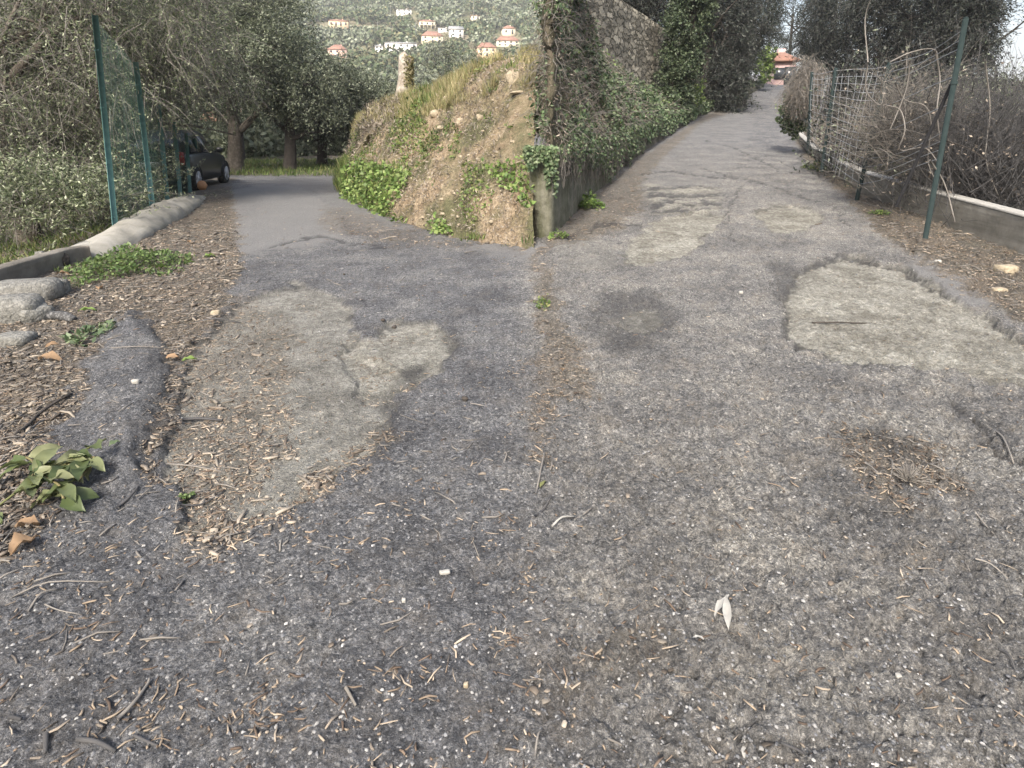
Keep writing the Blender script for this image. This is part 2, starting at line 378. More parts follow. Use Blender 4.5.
    h = m.math('ADD', h, m.math('MULTIPLY', m.noise(35, 5, .7), 1.4))
    m.bump(h, 1., .016)
    return m.m
M = {}
M['ground'] = ground_mat()
def grass_ground(name, cols, sc=1.2): return surf(name, cols, sc, .95, .8, 18, .04)
M['olive'] = leafmat('olive leaves', [(.04, .056, .026), (.075, .10, .045), (.12, .15, .075), (.2, .23, .13), (.36, .39, .27)], .25)
M['olive_dark'] = leafmat('grey olive leaves', [(.055, .068, .038), (.095, .115, .068), (.155, .18, .12), (.26, .29, .21)], .25)
M['ever'] = leafmat('dark evergreen leaves', [(.012, .017, .013), (.02, .027, .02), (.03, .038, .029), (.05, .056, .046)], .08)
M['ivy'] = leafmat('ivy leaves', [(.035, .06, .028), (.06, .095, .042), (.095, .14, .065), (.17, .21, .12), (.08, .10, .055)], .15)
M['ivydark'] = leafmat('dark ivy leaves', [(.02, .034, .017), (.035, .052, .026), (.055, .078, .038), (.085, .105, .06)], .1)  # darker green of the ivy wrapped round the trunk
M['younggreen'] = leafmat('young green leaves', [(.07, .12, .03), (.12, .19, .05), (.18, .26, .07), (.22, .28, .1)], .3)  # yellow-green leaves for shrubs, weeds and single fallen leaves
M['dry'] = leafmat('dry leaves and stems', [(.08, .066, .052), (.15, .122, .096), (.22, .187, .15), (.33, .29, .235), (.11, .097, .082)], .15)
M['straw'] = leafmat('dry grass', [(.22, .19, .09), (.3, .27, .14), (.17, .19, .07), (.38, .33, .2)], .3)
M['grass'] = leafmat('green grass', [(.05, .09, .02), (.09, .14, .035), (.13, .18, .05), (.2, .2, .08)], .3)
M['chips'] = leafmat('wood chips', [(.09, .065, .048), (.15, .11, .08), (.21, .165, .12), (.28, .225, .165), (.38, .32, .25), (.11, .095, .08)], .05, .8)
M['orange'] = leafmat('orange dry leaf', [(.20, .125, .07), (.30, .20, .115), (.15, .10, .065)], .2, .7)
M['bark'] = surf('olive bark', [(.05, .042, .034), (.11, .095, .078), (.2, .18, .155)], 9, .95, 1, 25, .03)
M['barkdark'] = surf('dark bark', [(.03, .027, .024), (.07, .06, .052)], 9, .95, 1, 25, .03)
M['twig'] = surf('pale twigs', [(.09, .083, .075), (.21, .195, .175)], 3, .9, .3, 40, .003)
M['twigd'] = surf('grey brown twigs', [(.03, .03, .031), (.082, .08, .08)], 3, .9, .3, 40, .003)
M['concrete'] = surf('weathered concrete', [(.12, .115, .095), (.23, .22, .19), (.31, .30, .27)], 3, .9, .6, 60, .006)
M['concreted'] = surf('dirty concrete', [(.06, .055, .045), (.12, .11, .095), (.19, .18, .155)], 3, .92, .7, 40, .01)
M['cap'] = surf('pale concrete edge', [(.2, .195, .18), (.36, .35, .32)], 12, .9, .4, 60, .004)
M['stone'] = surf('grey stone', [(.07, .07, .062), (.16, .158, .145), (.27, .265, .245)], 26, .9, 1, 45, .025)
M['tanstone'] = surf('tan stone', [(.16, .13, .085), (.27, .23, .165), (.36, .32, .25)], 30, .9, .7, 40, .01)
M['greenpaint'] = surf('green painted steel', [(.045, .115, .105), (.07, .155, .14), (.10, .19, .175)], 14, .55, .2, 60, .002, .5)
M['darkgreen'] = surf('dark green steel', [(.010, .018, .018), (.02, .03, .03)], 14, .85, .2, 60, .002, .15)
M['blacksteel'] = surf('black steel', [(.006, .006, .007), (.014, .014, .015)], 14, .85, .2, 60, .002, .15)
M['wire'] = surf('galvanised wire', [(.22, .235, .25), (.36, .38, .4)], 20, .5, .1, 60, .001, .5)
M['gwire'] = surf('green coated wire', [(.02, .06, .05), (.035, .085, .07)], 20, .6, .1, 60, .001, .4)
M['terracotta'] = surf('terracotta', [(.32, .16, .08), (.48, .28, .16)], 12, .85, .5, 50, .005)
M['soil'] = None
# ------------------------------------------------------------------ ground and road sheets
NY, NX = 640, 680
Yr = .35*np.exp(np.linspace(0, math.log(95/.35), NY))
ur = np.linspace(-1.35, 1.35, NX)
YY, UU = np.meshgrid(Yr, ur, indexing='ij'); XX = UU*(YY+.9)
mk = masks(XX, YY); ZZ = height(XX, YY, mk)
idx = np.arange(NY*NX).reshape(NY, NX)
Q = np.stack([idx[:-1, :-1], idx[:-1, 1:], idx[1:, 1:], idx[1:, :-1]], -1).reshape(-1, 4)
V = np.stack([XX, YY, ZZ], -1).reshape(-1, 3)
isg = (np.maximum(mk['out'], (mk['dirt'] > .55)*1.)).ravel()
xw = np.interp(YY, XW_Y, XW_X); xl = np.interp(YY, XL_Y, XL_X)
under = ((YY > 8) & (XX > xl+.2) & (XX < xw-.15)).ravel()
isg = np.maximum(isg, under*1.)
fq = isg[Q].mean(1) > .5
def sub(q, name, mat):
    us = np.unique(q); mp = np.zeros(len(V), int); mp[us] = np.arange(len(us))
    b = MB(); b.add(V[us], mp[q])
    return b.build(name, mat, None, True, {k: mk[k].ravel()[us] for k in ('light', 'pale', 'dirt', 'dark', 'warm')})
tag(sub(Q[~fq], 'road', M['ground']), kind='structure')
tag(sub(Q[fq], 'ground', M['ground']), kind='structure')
# wide land sheet to the horizon
def land_z(x, y):
    r = x/np.maximum(y, 1)
    h = 31+.34*(y-300)
    hz = np.where(y > 120, np.maximum(h, -12+.13*(y-120)), -12)
    hz = hz*ss(.42, .06, r)+(-14)*(1-ss(.42, .06, r))
    hz = hz+6*fbm(x/60, y/60, 3, 91)*ss(100, 250, y)
    return np.where(y < 90, -6., np.minimum(hz, 250))
gx = np.concatenate([-np.geomspace(3000, 300, 14), np.linspace(-280, 280, 71), np.geomspace(300, 3000, 14)])
gy = np.concatenate([np.linspace(-60, 95, 12), np.geomspace(100, 3000, 90)])
GX, GY = np.meshgrid(gx, gy, indexing='ij'); GZ = land_z(GX, GY)
nearm = (GY < 96)
GZ = np.where(nearm, -4.5, GZ)
ii = np.arange(GX.size).reshape(GX.shape)
b = MB(); b.add(np.stack([GX, GY, GZ], -1).reshape(-1, 3), np.stack([ii[:-1, :-1], ii[1:, :-1], ii[1:, 1:], ii[:-1, 1:]], -1).reshape(-1, 4))
M['land'] = surf('hillside ground', [(.05, .06, .03), (.09, .095, .05), (.16, .14, .09), (.24, .2, .14)], .03, .95, .8, .4, .6)
tag(b.build('hillside', M['land'], None, True), kind='structure')
# apron of asphalt behind and beside the near sheet
b = MB(); b.box((0, -9, -.07), (60, 19.5, .05)); 
tag(b.build('road', M['ground'], None), kind='structure')
# ------------------------------------------------------------------ ruled slopes
def ruled(foot, crest, back, nu, nv, prof, amp, seed, carve=None, frs=1.):
    foot = np.array([tuple(p) for p in foot]); crest = np.array([tuple(p) for p in crest]); back = np.array([tuple(p) for p in back])
    L = np.concatenate([[0], np.cumsum(np.linalg.norm(np.diff((foot+crest)/2, axis=0), axis=1))]); L /= L[-1]
    u = np.linspace(0, 1, nu)
    g = lambda A: np.stack([np.interp(u, L, A[:, k]) for k in range(3)], 1)
    f, c, bk = g(foot), g(crest), g(back)
    t = np.linspace(0, 1, nv)[None, :, None]
    P = f[:, None]*(1-t)+c[:, None]*t
    P[..., 2] += (np.interp(t[..., 0], *prof)-t[..., 0])*(c-f)[:, None, 2]
    t2 = np.linspace(0, 1, nv//3)[None, 1:, None]
    P2 = c[:, None]*(1-t2)+bk[:, None]*t2
    P = np.concatenate([P, P2], 1)
    du = np.gradient(P, axis=0); dv = np.gradient(P, axis=1); N = np.cross(du, dv); N /= np.linalg.norm(N, axis=2, keepdims=True)+1e-9
    N = np.where((N[..., 2:3] < 0), -N, N)
    a = P[..., 0]*.9+P[..., 2]*.7; b_ = P[..., 1]*.9-P[..., 2]*.5
    e = np.minimum(1, np.linspace(0, 1, P.shape[1])*12)[None, :]
    d = amp*(fbm(a*frs, b_*frs, 4, seed)+.35*fbm(a*7, b_*7, 3, seed+5))*e
    P = P+N*d[..., None]
    if carve: 
        for cpos, r, dp in carve:
            dd = np.linalg.norm(P-np.array(cpos), axis=2)
            P = P-N*(dp*ss(r, r*.35, dd))[..., None]
    return P, N
def grid_obj(P, name, mat):
    nu, nv = P.shape[:2]; ii = np.arange(nu*nv).reshape(nu, nv)
    b = MB(); b.add(P.reshape(-1, 3), np.stack([ii[:-1, :-1], ii[1:, :-1], ii[1:, 1:], ii[:-1, 1:]], -1).reshape(-1, 4))
    return b.build(name, mat, None, True)
def sample(P, N, n, rng, vmax=1., umin=0, umax=1, vmin=0):
    nu, nv = P.shape[:2]
    A = np.linalg.norm(np.cross(P[1:, :-1]-P[:-1, :-1], P[:-1, 1:]-P[:-1, :-1]), axis=2)
    D = np.linalg.norm(P[:-1, :-1]-np.array([0, 0, 1.5]), axis=2)
    A = A/np.maximum(D, 4)**.8
    i0, i1, j0, j1 = int(umin*(nu-1)), int(umax*(nu-1)), int(vmin*(nv-1)), max(1, int(vmax*(nv-1)))
    W = np.zeros_like(A); W[i0:i1, j0:j1] = A[i0:i1, j0:j1]; W = W.ravel()/W.sum()
    k = rng.choice(len(W), n, p=W); i, j = np.divmod(k, nv-1); a = rng.random((n, 1)); b_ = rng.random((n, 1))
    p = P[i, j]*(1-a)*(1-b_)+P[i+1, j]*a*(1-b_)+P[i, j+1]*(1-a)*b_+P[i+1, j+1]*a*b_
    return p, N[i, j]
# ---- bank between the roads (left face, bare soil)
bf = [hit(*p) for p in [(534, 249), (522, 248), (470, 241), (430, 231), (400, 222), (370, 209), (345, 196), (338, 186), (346, 178)]]
for p in bf: p.z -= .06
bc = [at(*p) for p in [(537, 52, 11.2), (522, 56, 11.2), (480, 69, 12.3), (450, 82, 13.3), (425, 91, 14.3), (400, 99, 15.2), (378, 107, 16.2), (362, 118, 17.2), (362, 132, 20)]]
bb = [Vector((p.x+1.2, p.y+7, p.z-.9)) for p in bc]
hole = at(364, 146, 17.0)
BP, BN = ruled(bf, bc, bb, 260, 120, ([0, .15, .5, .8, 1], [0, .2, .56, .85, 1]), .13, 41)
# carve the burrow: find nearest surface pt to the pixel
bpx, bpy_ = proj(BP[..., 0], BP[..., 1], BP[..., 2]); kk = np.argmin((bpx-366)**2+(bpy_-145)**2+ (np.arange(BP.shape[1])[None] > 84)*1e6)
hc = BP.reshape(-1, 3)[kk]
dd = np.linalg.norm(BP-hc, axis=2); BP = BP+np.array([.25, .95, -.1])*(.9*ss(.36, .2, dd))[..., None]
m = NT('bank soil', .95, .2)
c = m.ramp(m.noise(3.5, 7, .7), [(.28, (.10, .073, .048)), (.42, (.21, .16, .105)), (.58, (.30, .24, .165)), (.75, (.38, .32, .235))])
c = m.mix(m.ramp(m.noise(1.1, 4), [(.42, 0.), (.58, .8)]), c, (.075, .085, .04))
c = m.mix(1., c, m.ramp(m.noise(28, 5, .8), [(.3, .5), (.65, 1.3)]), 'MULTIPLY'); m.col(c); m.bump(m.noise(22, 6, .75), 1, .06)
tag(grid_obj(BP, 'bank', m.m), kind='structure')
# ---- right mass: ivy slope above retaining wall
WP = [hit(*p) for p in [(551, 237), (557, 231), (566, 222), (590, 197), (615, 175), (640, 153), (670, 133), (700, 115), (740, 99), (764, 87)]]
WH = [1.15, 1.12, 1.1, 1.0, .95, .85, .8, .7, .5, .4]
wt = [Vector((p.x, p.y+.1, p.z+h)) for p, h in zip(WP, WH)]
sc_ = [at(*p) for p in [(545, -70, 9.6), (556, -60, 10.8), (568, -40, 13), (592, 50, 18.6), (625, 76, 24), (655, 95, 29), (682, 106, 33.5), (708, 107, 39), (742, 92, 50), (762, 80, 61)]]
pre_f = [Vector((1.3, 24, 2.)), Vector((.95, 15, 1.6)), Vector((.42, 9.6, 1.5))]
pre_c = [Vector((1.9, 24, 7.4)), Vector((1.45, 15, 5.2)), Vector((.80, 10.2, 4.2))]
sf = pre_f+wt; sc2 = pre_c+sc_
sb = [Vector((p.x+.5, p.y+.6, p.z+.1)) for p in pre_c]+[Vector((p.x-1.0+(1.2 if i < 3 else 0), p.y+(1.6 if i < 3 else 4), p.z+.4)) for i, p in enumerate(sc_)]
SP, SN = ruled(sf, sc2, sb, 420, 100, ([0, .1, .45, .8, 1], [0, .16, .54, .86, 1]), .22, 61)
m = NT('brush slope soil', .95, .2)
c = m.ramp(m.noise(3, 7, .7), [(.3, (.045, .045, .03)), (.45, (.08, .075, .05)), (.6, (.13, .11, .08)), (.75, (.2, .17, .13))]); m.col(c); m.bump(m.noise(16, 6, .75), 1, .08)
M['soil'] = m.m
slope = tag(grid_obj(SP, 'ivy_slope', m.m), kind='structure')
def wallstrip(pts, hs, thick, name, mat, parent=None, low=.3, side=(-1, 0), cap=None, nz=8, amp=.012, step=.15):
    P = [pts[0]]; H = [hs[0]]
    for a, b_, h0, h1 in zip(pts[:-1], pts[1:], hs[:-1], hs[1:]):
        n = max(1, int((b_-a).length/step))
        for k in range(1, n+1): P.append(a.lerp(b_, k/n)); H.append(h0+(h1-h0)*k/n)
    P = np.array([tuple(p) for p in P]); H = np.array(H); n = len(P)
    T = np.gradient(P, axis=0); T[:, 2] = 0; T /= np.linalg.norm(T, axis=1, keepdims=True)
    O = np.stack([-T[:, 1], T[:, 0], T[:, 2]*0], 1)*thick      # to the left of direction
    prof = [(0, -low)]+[(0, None)]*0
    rows = []
    for k in range(nz+1):
        z = P[:, 2]-low+(H+low)*k/nz
        f = P.copy(); f[:, 2] = z; f += O/thick*(amp*fbm(P[:, 1]*3+P[:, 0]*3, z*3, 3, 7))[:, None]; rows.append(f)
    top0 = rows[-1].copy(); top0 += O*.08; top0[:, 2] += .012; rows.append(top0)
    top1 = P+O*.92; top1[:, 2] = P[:, 2]+H+.012; rows.append(top1)
    bk = P+O; bk[:, 2] = P[:, 2]+H; rows.append(bk)
    bk2 = P+O; bk2[:, 2] = P[:, 2]-low-.9; rows.append(bk2)
    G = np.stack(rows, 1); r = G.shape[1]; ii = np.arange(n*r).reshape(n, r)
    q = np.stack([ii[:-1, :-1], ii[1:, :-1], ii[1:, 1:], ii[:-1, 1:]], -1).reshape(-1, 4)
    mb = MB(); mb.add(G.reshape(-1, 3), q)
    for e in (0, n-1):
        cc = G[e].mean(0); nn = mb.n; mb.add([cc]); o_ = e*r
        mb.t.append(np.array([(o_+k, o_+(k+1) % r, nn) for k in range(r)]))
    return mb.build(name, mat, parent, False)
m = NT('mossy concrete wall', .92, .25)
c = m.ramp(m.noise(5, 7, .75), [(.3, (.05, .05, .036)), (.46, (.10, .098, .075)), (.6, (.155, .15, .12)), (.8, (.24, .225, .19))])
mp = m.n('ShaderNodeMapping'); mp.inputs['Scale'].default_value = (3, 3, .5); m.l(m.g.outputs['Position'], mp.inputs[0])
c = m.mix(m.ramp(m.noise(1.4, 6, .75, mp.outputs[0]), [(.42, 0.), (.7, .8)]), c, (.06, .065, .03)); m.col(c); m.bump(m.noise(25, 6, .75), .9, .02); 
o = wallstrip(WP, WH, .3, 'retaining_wall', m.m)
tag(o, 'mossy concrete retaining wall with ivy hanging over it at the left edge of the climbing lane', 'wall')
# ---- stone wall above
m = NT('dry stone', .95, .2)
uvn = m.g.outputs['Position']; mp = m.n('ShaderNodeMapping'); mp.inputs['Scale'].default_value = (.5, .3, 1.3); nd = m.n('ShaderNodeTexNoise'); nd.inputs['Scale'].default_value = 5; m.l(uvn, nd.inputs['Vector']); va = m.n('ShaderNodeVectorMath', operation='SCALE'); m.l(nd.outputs['Color'], va.inputs[0]); va.inputs['Scale'].default_value = .35
vb_ = m.n('ShaderNodeVectorMath', operation='ADD'); m.l(uvn, vb_.inputs[0]); m.l(va.outputs[0], vb_.inputs[1]); m.l(vb_.outputs[0], mp.inputs[0])
v1 = m.vor(3.6, 'F1', 'Color', mp.outputs[0]); de = m.vor(3.6, 'DISTANCE_TO_EDGE', 'Distance', mp.outputs[0])
c = m.ramp(v1, [(.1, (.12, .11, .09)), (.4, (.2, .185, .15)), (.7, (.30, .275, .22)), (1, (.40, .37, .31))])
c = m.mix(1., c, m.ramp(m.noise(14, 5), [(.3, .65), (.7, 1.25)]), 'MULTIPLY')
jo = m.ramp(de, [(.0, .15), (.10, 1.)]); c = m.mix(jo, (.06, .058, .045), c); m.col(c)
m.bump(m.math('ADD', m.ramp(de, [(0, 0.), (.12, 1.)]), m.math('MULTIPLY', m.noise(12, 4), .4)), 1, .12)
SW = [(566, -60, 60, 18.), (600, -12, 85, 21), (632, 9, 100, 25.5), (665, 31, 112, 31), (690, 49, 116, 36), (715, 68, 116, 41)]
pts = [at(p[0], p[2], p[3]) for p in SW]; hs = [at(p[0], p[1], p[3]).z-at(p[0], p[2], p[3]).z for p in SW]
o = wallstrip(pts, hs, .45, 'stone_wall', m.m, None, .5, nz=14, amp=.07, step=.3)
tag(o, 'tall dry stone terrace wall above the ivy slope beside the lane', 'wall')
# ------------------------------------------------------------------ parapet right
m = NT('parapet concrete', .9, .25)
c = m.ramp(m.noise(2.5, 7, .7), [(.3, (.13, .125, .105)), (.5, (.2, .19, .165)), (.7, (.27, .26, .23))])
mp = m.n('ShaderNodeMapping'); mp.inputs['Scale'].default_value = (.6, .6, 9); m.l(m.g.outputs['Position'], mp.inputs[0])
c = m.mix(1., c, m.ramp(m.noise(1.2, 4, .6, mp.outputs[0]), [(.35, .75), (.6, 1.1)]), 'MULTIPLY'); m.col(c); m.bump(m.noise(40, 5, .75), .6, .01)
pw = empty('parapet_wall', PAR[4]); tag(pw, 'long low grey concrete parapet wall with pale top edge behind the right-hand verge', 'wall')
PB = [Vector(p) for p in PAR]
def loc(par, o): o.location = -par.location; return o
PH = [.42, .41, .40, .38, .36, .30, .24, .2, .18]
pr = [p for p in PB][::-1]
loc(pw, wallstrip(pr, PH[::-1], .16, 'wall', m.m, pw, .3, step=.1))
cp_ = [Vector((p.x, p.y, p.z+h+.013)) for p, h in zip(pr, PH[::-1])]
loc(pw, wallstrip([p+Vector((-.01, 0, 0)) for p in cp_], [.018]*len(cp_), .19, 'coping', M['cap'], pw, -.002, nz=1, amp=.002, step=.1))
# fix for coping back wall: handled by thickness only
# ------------------------------------------------------------------ kerb left
kb = KERB
kc = MB()
def lumpy(pts, w, h, name, mat, label, seed, step=.12):
    P = [pts[0]]
    for a, b_ in zip(pts[:-1], pts[1:]):
        n = max(1, int((b_-a).length/step))
        for k in range(1, n+1): P.append(a.lerp(b_, k/n))
    P = np.array([tuple(p) for p in P]); n = len(P); T = np.gradient(P, axis=0); T[:, 2] = 0; T /= np.linalg.norm(T, axis=1, keepdims=True)
    O = np.stack([-T[:, 1], T[:, 0], T[:, 2]*0], 1)
    s_ = np.arange(n)*step
    hh = np.interp(np.linspace(0, 1, n), np.linspace(0, 1, len(h)), h)*(1+.18*fbm(s_*1.4, s_*0+seed, 3, seed)); ww = np.interp(np.linspace(0, 1, n), np.linspace(0, 1, len(w)), w)
    sec = [(0, -.2), (0, .0), (.03, .3), (.2, .62), (.45, .86), (.6, 1.), (.93, .97), (1, .8), (1.02, -1.5)]
    rows = []
    for k, (a, z) in enumerate(sec):
        r = P+O*(ww*a)[:, None]; r[:, 2] = P[:, 2]+hh*z; r += np.stack([fbm(s_*5+k, s_*0+k*1.3, 3, seed+k)*.04]*3, 1); rows.append(r)
    G = np.stack(rows, 1); r = G.shape[1]; ii = np.arange(n*r).reshape(n, r)
    mb = MB(); mb.add(G.reshape(-1, 3), np.stack([ii[:-1, :-1], ii[1:, :-1], ii[1:, 1:], ii[:-1, 1:]], -1).reshape(-1, 4))
    for e in (0, n-1):
        cc = G[e].mean(0); nn = mb.n; mb.add([cc]); o_ = e*r; mb.t.append(np.array([(o_+k, o_+(k+1) % r, nn) for k in range(r)]))
    return tag(mb.build(name, mat, None, True), label, 'kerb')
lumpy([Vector((p.x, p.y, p.z)) for p in kb[3:]], [.42, .5, .5, .5, .4], [.12, .22, .24, .2, .1], 'concrete_kerb', M['concrete'], 'pale lumpy concrete kerb curving along the foot of the green fence posts', 3)
ok = [Vector((p.x, p.y, p.z)) for p in kb[:4]]
tag(wallstrip(ok, [.19, .18, .17, .15], .15, 'stone_kerb', M['concreted'], None, .2, nz=6, amp=.03, step=.08), 'old dark narrow stone kerb at the far left edge, before the pale concrete one', 'kerb')
# ------------------------------------------------------------------ fences
def angle_post(mb, p0, p1, w=.05, t=.006):
    d = (p1-p0).normalized(); L = (p1-p0).length
    x = Vector((1, .25, 0)).normalized(); y = Vector((.5, -.85, 0)).normalized(); y = (y-d*y.dot(d)).normalized(); x = (x-d*x.dot(d)).normalized()
    pr_ = [(0, 0), (w, 0), (w, t), (t, t), (t, w), (0, w)]
    v = []
    for k in (p0, p1):
        for a, b_ in pr_: v.append(tuple(k+x*a+y*b_))
    q = [(i, (i+1) % 6, 6+(i+1) % 6, 6+i) for i in range(6)]+[(0, 1, 2, 3), (0, 3, 4, 5), (6, 9, 8, 7), (6, 11, 10, 9)]
    mb.add(v, q)
LP = [((113, 232), (92, 15), 8.7), ((150, 206), (133, 62), 10.9), ((165, 198), (156, 104), 12.3), ((178, 192), (172, 122), 13.7), ((188, 190), (184, 133), 15.), ((195, 188), (193, 138), 16.2)]
gf = empty('green_fence', at(113, 232, 8.7)); tag(gf, 'green steel fence with angle-iron posts and fine mesh in front of the olive trees', 'fence')
tops = []
for (b0, t0, Y) in LP:
    a = at(*b0, Y); t_ = at(*t0, Y); a.z -= .1; mb = MB(); angle_post(mb, a, t_, .075 if Y < 9 else .085)
    for k in (.1, .35, .6, .85):
        q = a.lerp(t_, k); mb.tube([q+Vector((-.01, -.01, 0)), q+Vector((.06, -.02, .004))], .006, 5)
    loc(gf, mb.build('post', M['greenpaint'], gf)); tops.append((a, t_))
mb = MB(); P = []
for i in range(len(tops)-1):
    (a, b_), (c_, d) = tops[i], tops[i+1]
    H = 1. ; n = max(6, int((c_-a).length/.055))
    for k in range(n):
        f = k/n; P.append([a.lerp(c_, f), (a.lerp(c_, f)).lerp(b_.lerp(d, f), .5), b_.lerp(d, f)])
    for k in range(0, 44):
        f = k/43; P.append([a.lerp(b_, f), (a.lerp(b_, f)+c_.lerp(d, f))/2, c_.lerp(d, f)])
P = np.array([[tuple(v) for v in p] for p in P]); P += R.normal(size=P.shape)*.004
mb.tubes(P, np.full(P.shape[:2], .0015), 3)
loc(gf, mb.build('wire_mesh', M['gwire'], gf))
# near panel continuing towards the camera, out of frame
# right fence
RP = [((926, 232), (966, 18), 7.15, .03), ((857, 196), (890, 62), 10.6, .035), ((822, 168), (836, 68), 13.6, .04), ((808, 150), (812, 72), 16.5, .04)]
rf = empty('wire_fence', at(926, 232, 7.15)); tag(rf, 'sagging wire fence on dark green posts above the low parapet wall', 'fence')
rt = []
for (b0, t0, Y, r_) in RP:
    a = at(*b0, Y); t_ = at(*t0, Y); a.z -= .08; mb = MB()
    if Y < 8: mb.tube([a, t_], [r_, r_], 10); mb.tube([t_, t_+Vector((0, 0, .012))], [r_*1.1, r_*.5], 10)
    else: mb.tube([a, t_], r_, 8)
    q = a.lerp(t_, .72); mb.tube([q+Vector((-.0, 0, -.02)), q+Vector((0, 0, .02))], r_*1.25, 8)
    loc(rf, mb.build('post', M['darkgreen'], rf)); rt.append((a, t_))
mb = MB(); mb.tube([at(896, 207, 7.5), at(957, 72, 7.25)], .02, 6); loc(rf, mb.build('brace', M['blacksteel'], rf))
mb = MB()
for i in range(3):
    (a, b_), (c_, d) = rt[i], rt[i+1]
    nh = 15
    Pn = []
    for k in range(nh):
        f = .12+.86*k/(nh-1); p0 = a.lerp(b_, f if i else .3+.66*f); p1 = c_.lerp(d, f)
        if i == 0 and 2 < k < nh-3: 
            if k % 3: continue
        line = []
        for t in np.linspace(0, 1, 12):
            p = p0.lerp(p1, t); s_ = math.sin(t*PI)
            p = p+Vector((.10*s_*math.sin(k*.5+i), .05*s_*math.sin(k*1.3), -.03*s_+.012*math.sin(t*7+i*2+k*.1))); line.append(tuple(p))
        Pn.append(line)
    mb.tubes(np.array(Pn), np.full((len(Pn), 12), .0052), 4)
    Pn = []
    if i > 0:
        for k in range(1, 9):
            t = k/9; p0 = a.lerp(c_, t); p1 = b_.lerp(d, t); Pn.append([tuple(p0.lerp(p1, f)+Vector((.05*math.sin(f*4+k), 0, -.05))) for f in np.linspace(.1, .96, 6)])
        mb.tubes(np.array(Pn), np.full((len(Pn), 6), .0042), 3)
loc(rf, mb.build('wire_mesh', M['wire'], rf))
# ------------------------------------------------------------------ trees
def limbs(mb, b0, top, r0, r1, rng, nb=6, spread=2., k0=.35, tips=None):
    """trunk with forks; returns limb tips"""
    mid = b0.lerp(top, .5)+Vector((rng.normal()*.12, rng.normal()*.12, 0))
    mb.tube([b0+Vector((0, 0, -.2)), b0+Vector((0, 0, .1)), mid, top], [r0*1.5, r0*1.15, r0*.8, r1], 9)
    T = []
    for k in range(nb):
        s_ = b0.lerp(top, k0+(1-k0)*(k+.5)/nb); an = k*2.4+rng.random()*.8
        e = s_+Vector((math.cos(an)*spread, math.sin(an)*spread, spread*(.5+rng.random()*.8)))
        m_ = s_.lerp(e, .5)+Vector((rng.normal()*.15, rng.normal()*.15, -.15)); rr = r1*(1.05-.4*k/nb)
        mb.tube([s_, m_, e], [rr, rr*.65, rr*.3], 6)
        for j in range(3):
            q = m_.lerp(e, j/2.5); e2 = q+Vector((rng.normal(), rng.normal(), rng.normal()*.5+.3))*spread*.4
            mb.tube([q, q.lerp(e2, .5)+Vector((0, 0, .08)), e2], [rr*.4, rr*.28, rr*.12], 5); T.append(e2)
        T.append(e)
    return T
def crown(mb, tw, c, rr, ncl, tpc, lpt, L, W, rng, droop=.6, tl=.5, seed=0, thr=-.15, flatb=-1., shell=.45, twr=.004):
    c = np.array(c); rr = np.array(rr)
    P = []
    while len(P) < ncl:
        d = rv(ncl*2, rng); r = (shell+(1-shell)*rng.random((len(d), 1)))
        p = d*r; n = fbm(p[:, 0]*2.3+seed, p[:, 1]*2.3+p[:, 2]*2.1, 2, seed)
        sil = 1+.25*fbm(d[:, 0]*2+seed, d[:, 2]*2+d[:, 1], 2, seed+3)
        k = (n > thr) & (p[:, 2] > flatb); P += list((p*sil[:, None])[k])
    P = np.array(P[:ncl]); cen = c+P*rr
    nt = ncl*tpc; b0 = np.repeat(cen, tpc, 0)+rng.normal(size=(nt, 3))*.12*tl*2
    out = np.repeat(P, tpc, 0); d = rv(nt, rng)+out*.6; d[:, 2] -= droop*rng.random(nt); d /= np.linalg.norm(d, axis=1, keepdims=True)
    tlen = tl*(.5+rng.random((nt, 1)))
    K = 4; f = np.linspace(0, 1, K)[None, :, None]
    tp = b0[:, None]+d[:, None]*tlen[:, None]*f+np.array([0, 0, -1.])*(f**2)*tlen[:, None]*.35*droop
    if tw is not None: tw.tubes(tp, np.broadcast_to(np.linspace(twr, twr*.4, K), (nt, K)), 3)
    n = nt*lpt; fr = rng.random(n)*(K-1); ti = np.repeat(np.arange(nt), lpt); i0 = np.minimum(fr.astype(int), K-2); g = (fr-i0)[:, None]
    pos = tp[ti, i0]*(1-g)+tp[ti, i0+1]*g+rng.normal(size=(n, 3))*tl*.06
    ld = d[ti]*.7+rv(n, rng)
    mb.leaves(pos, ld, rv(n, rng), L*(.6+.7*rng.random(n)), W*(.7+.6*rng.random(n)), .1)
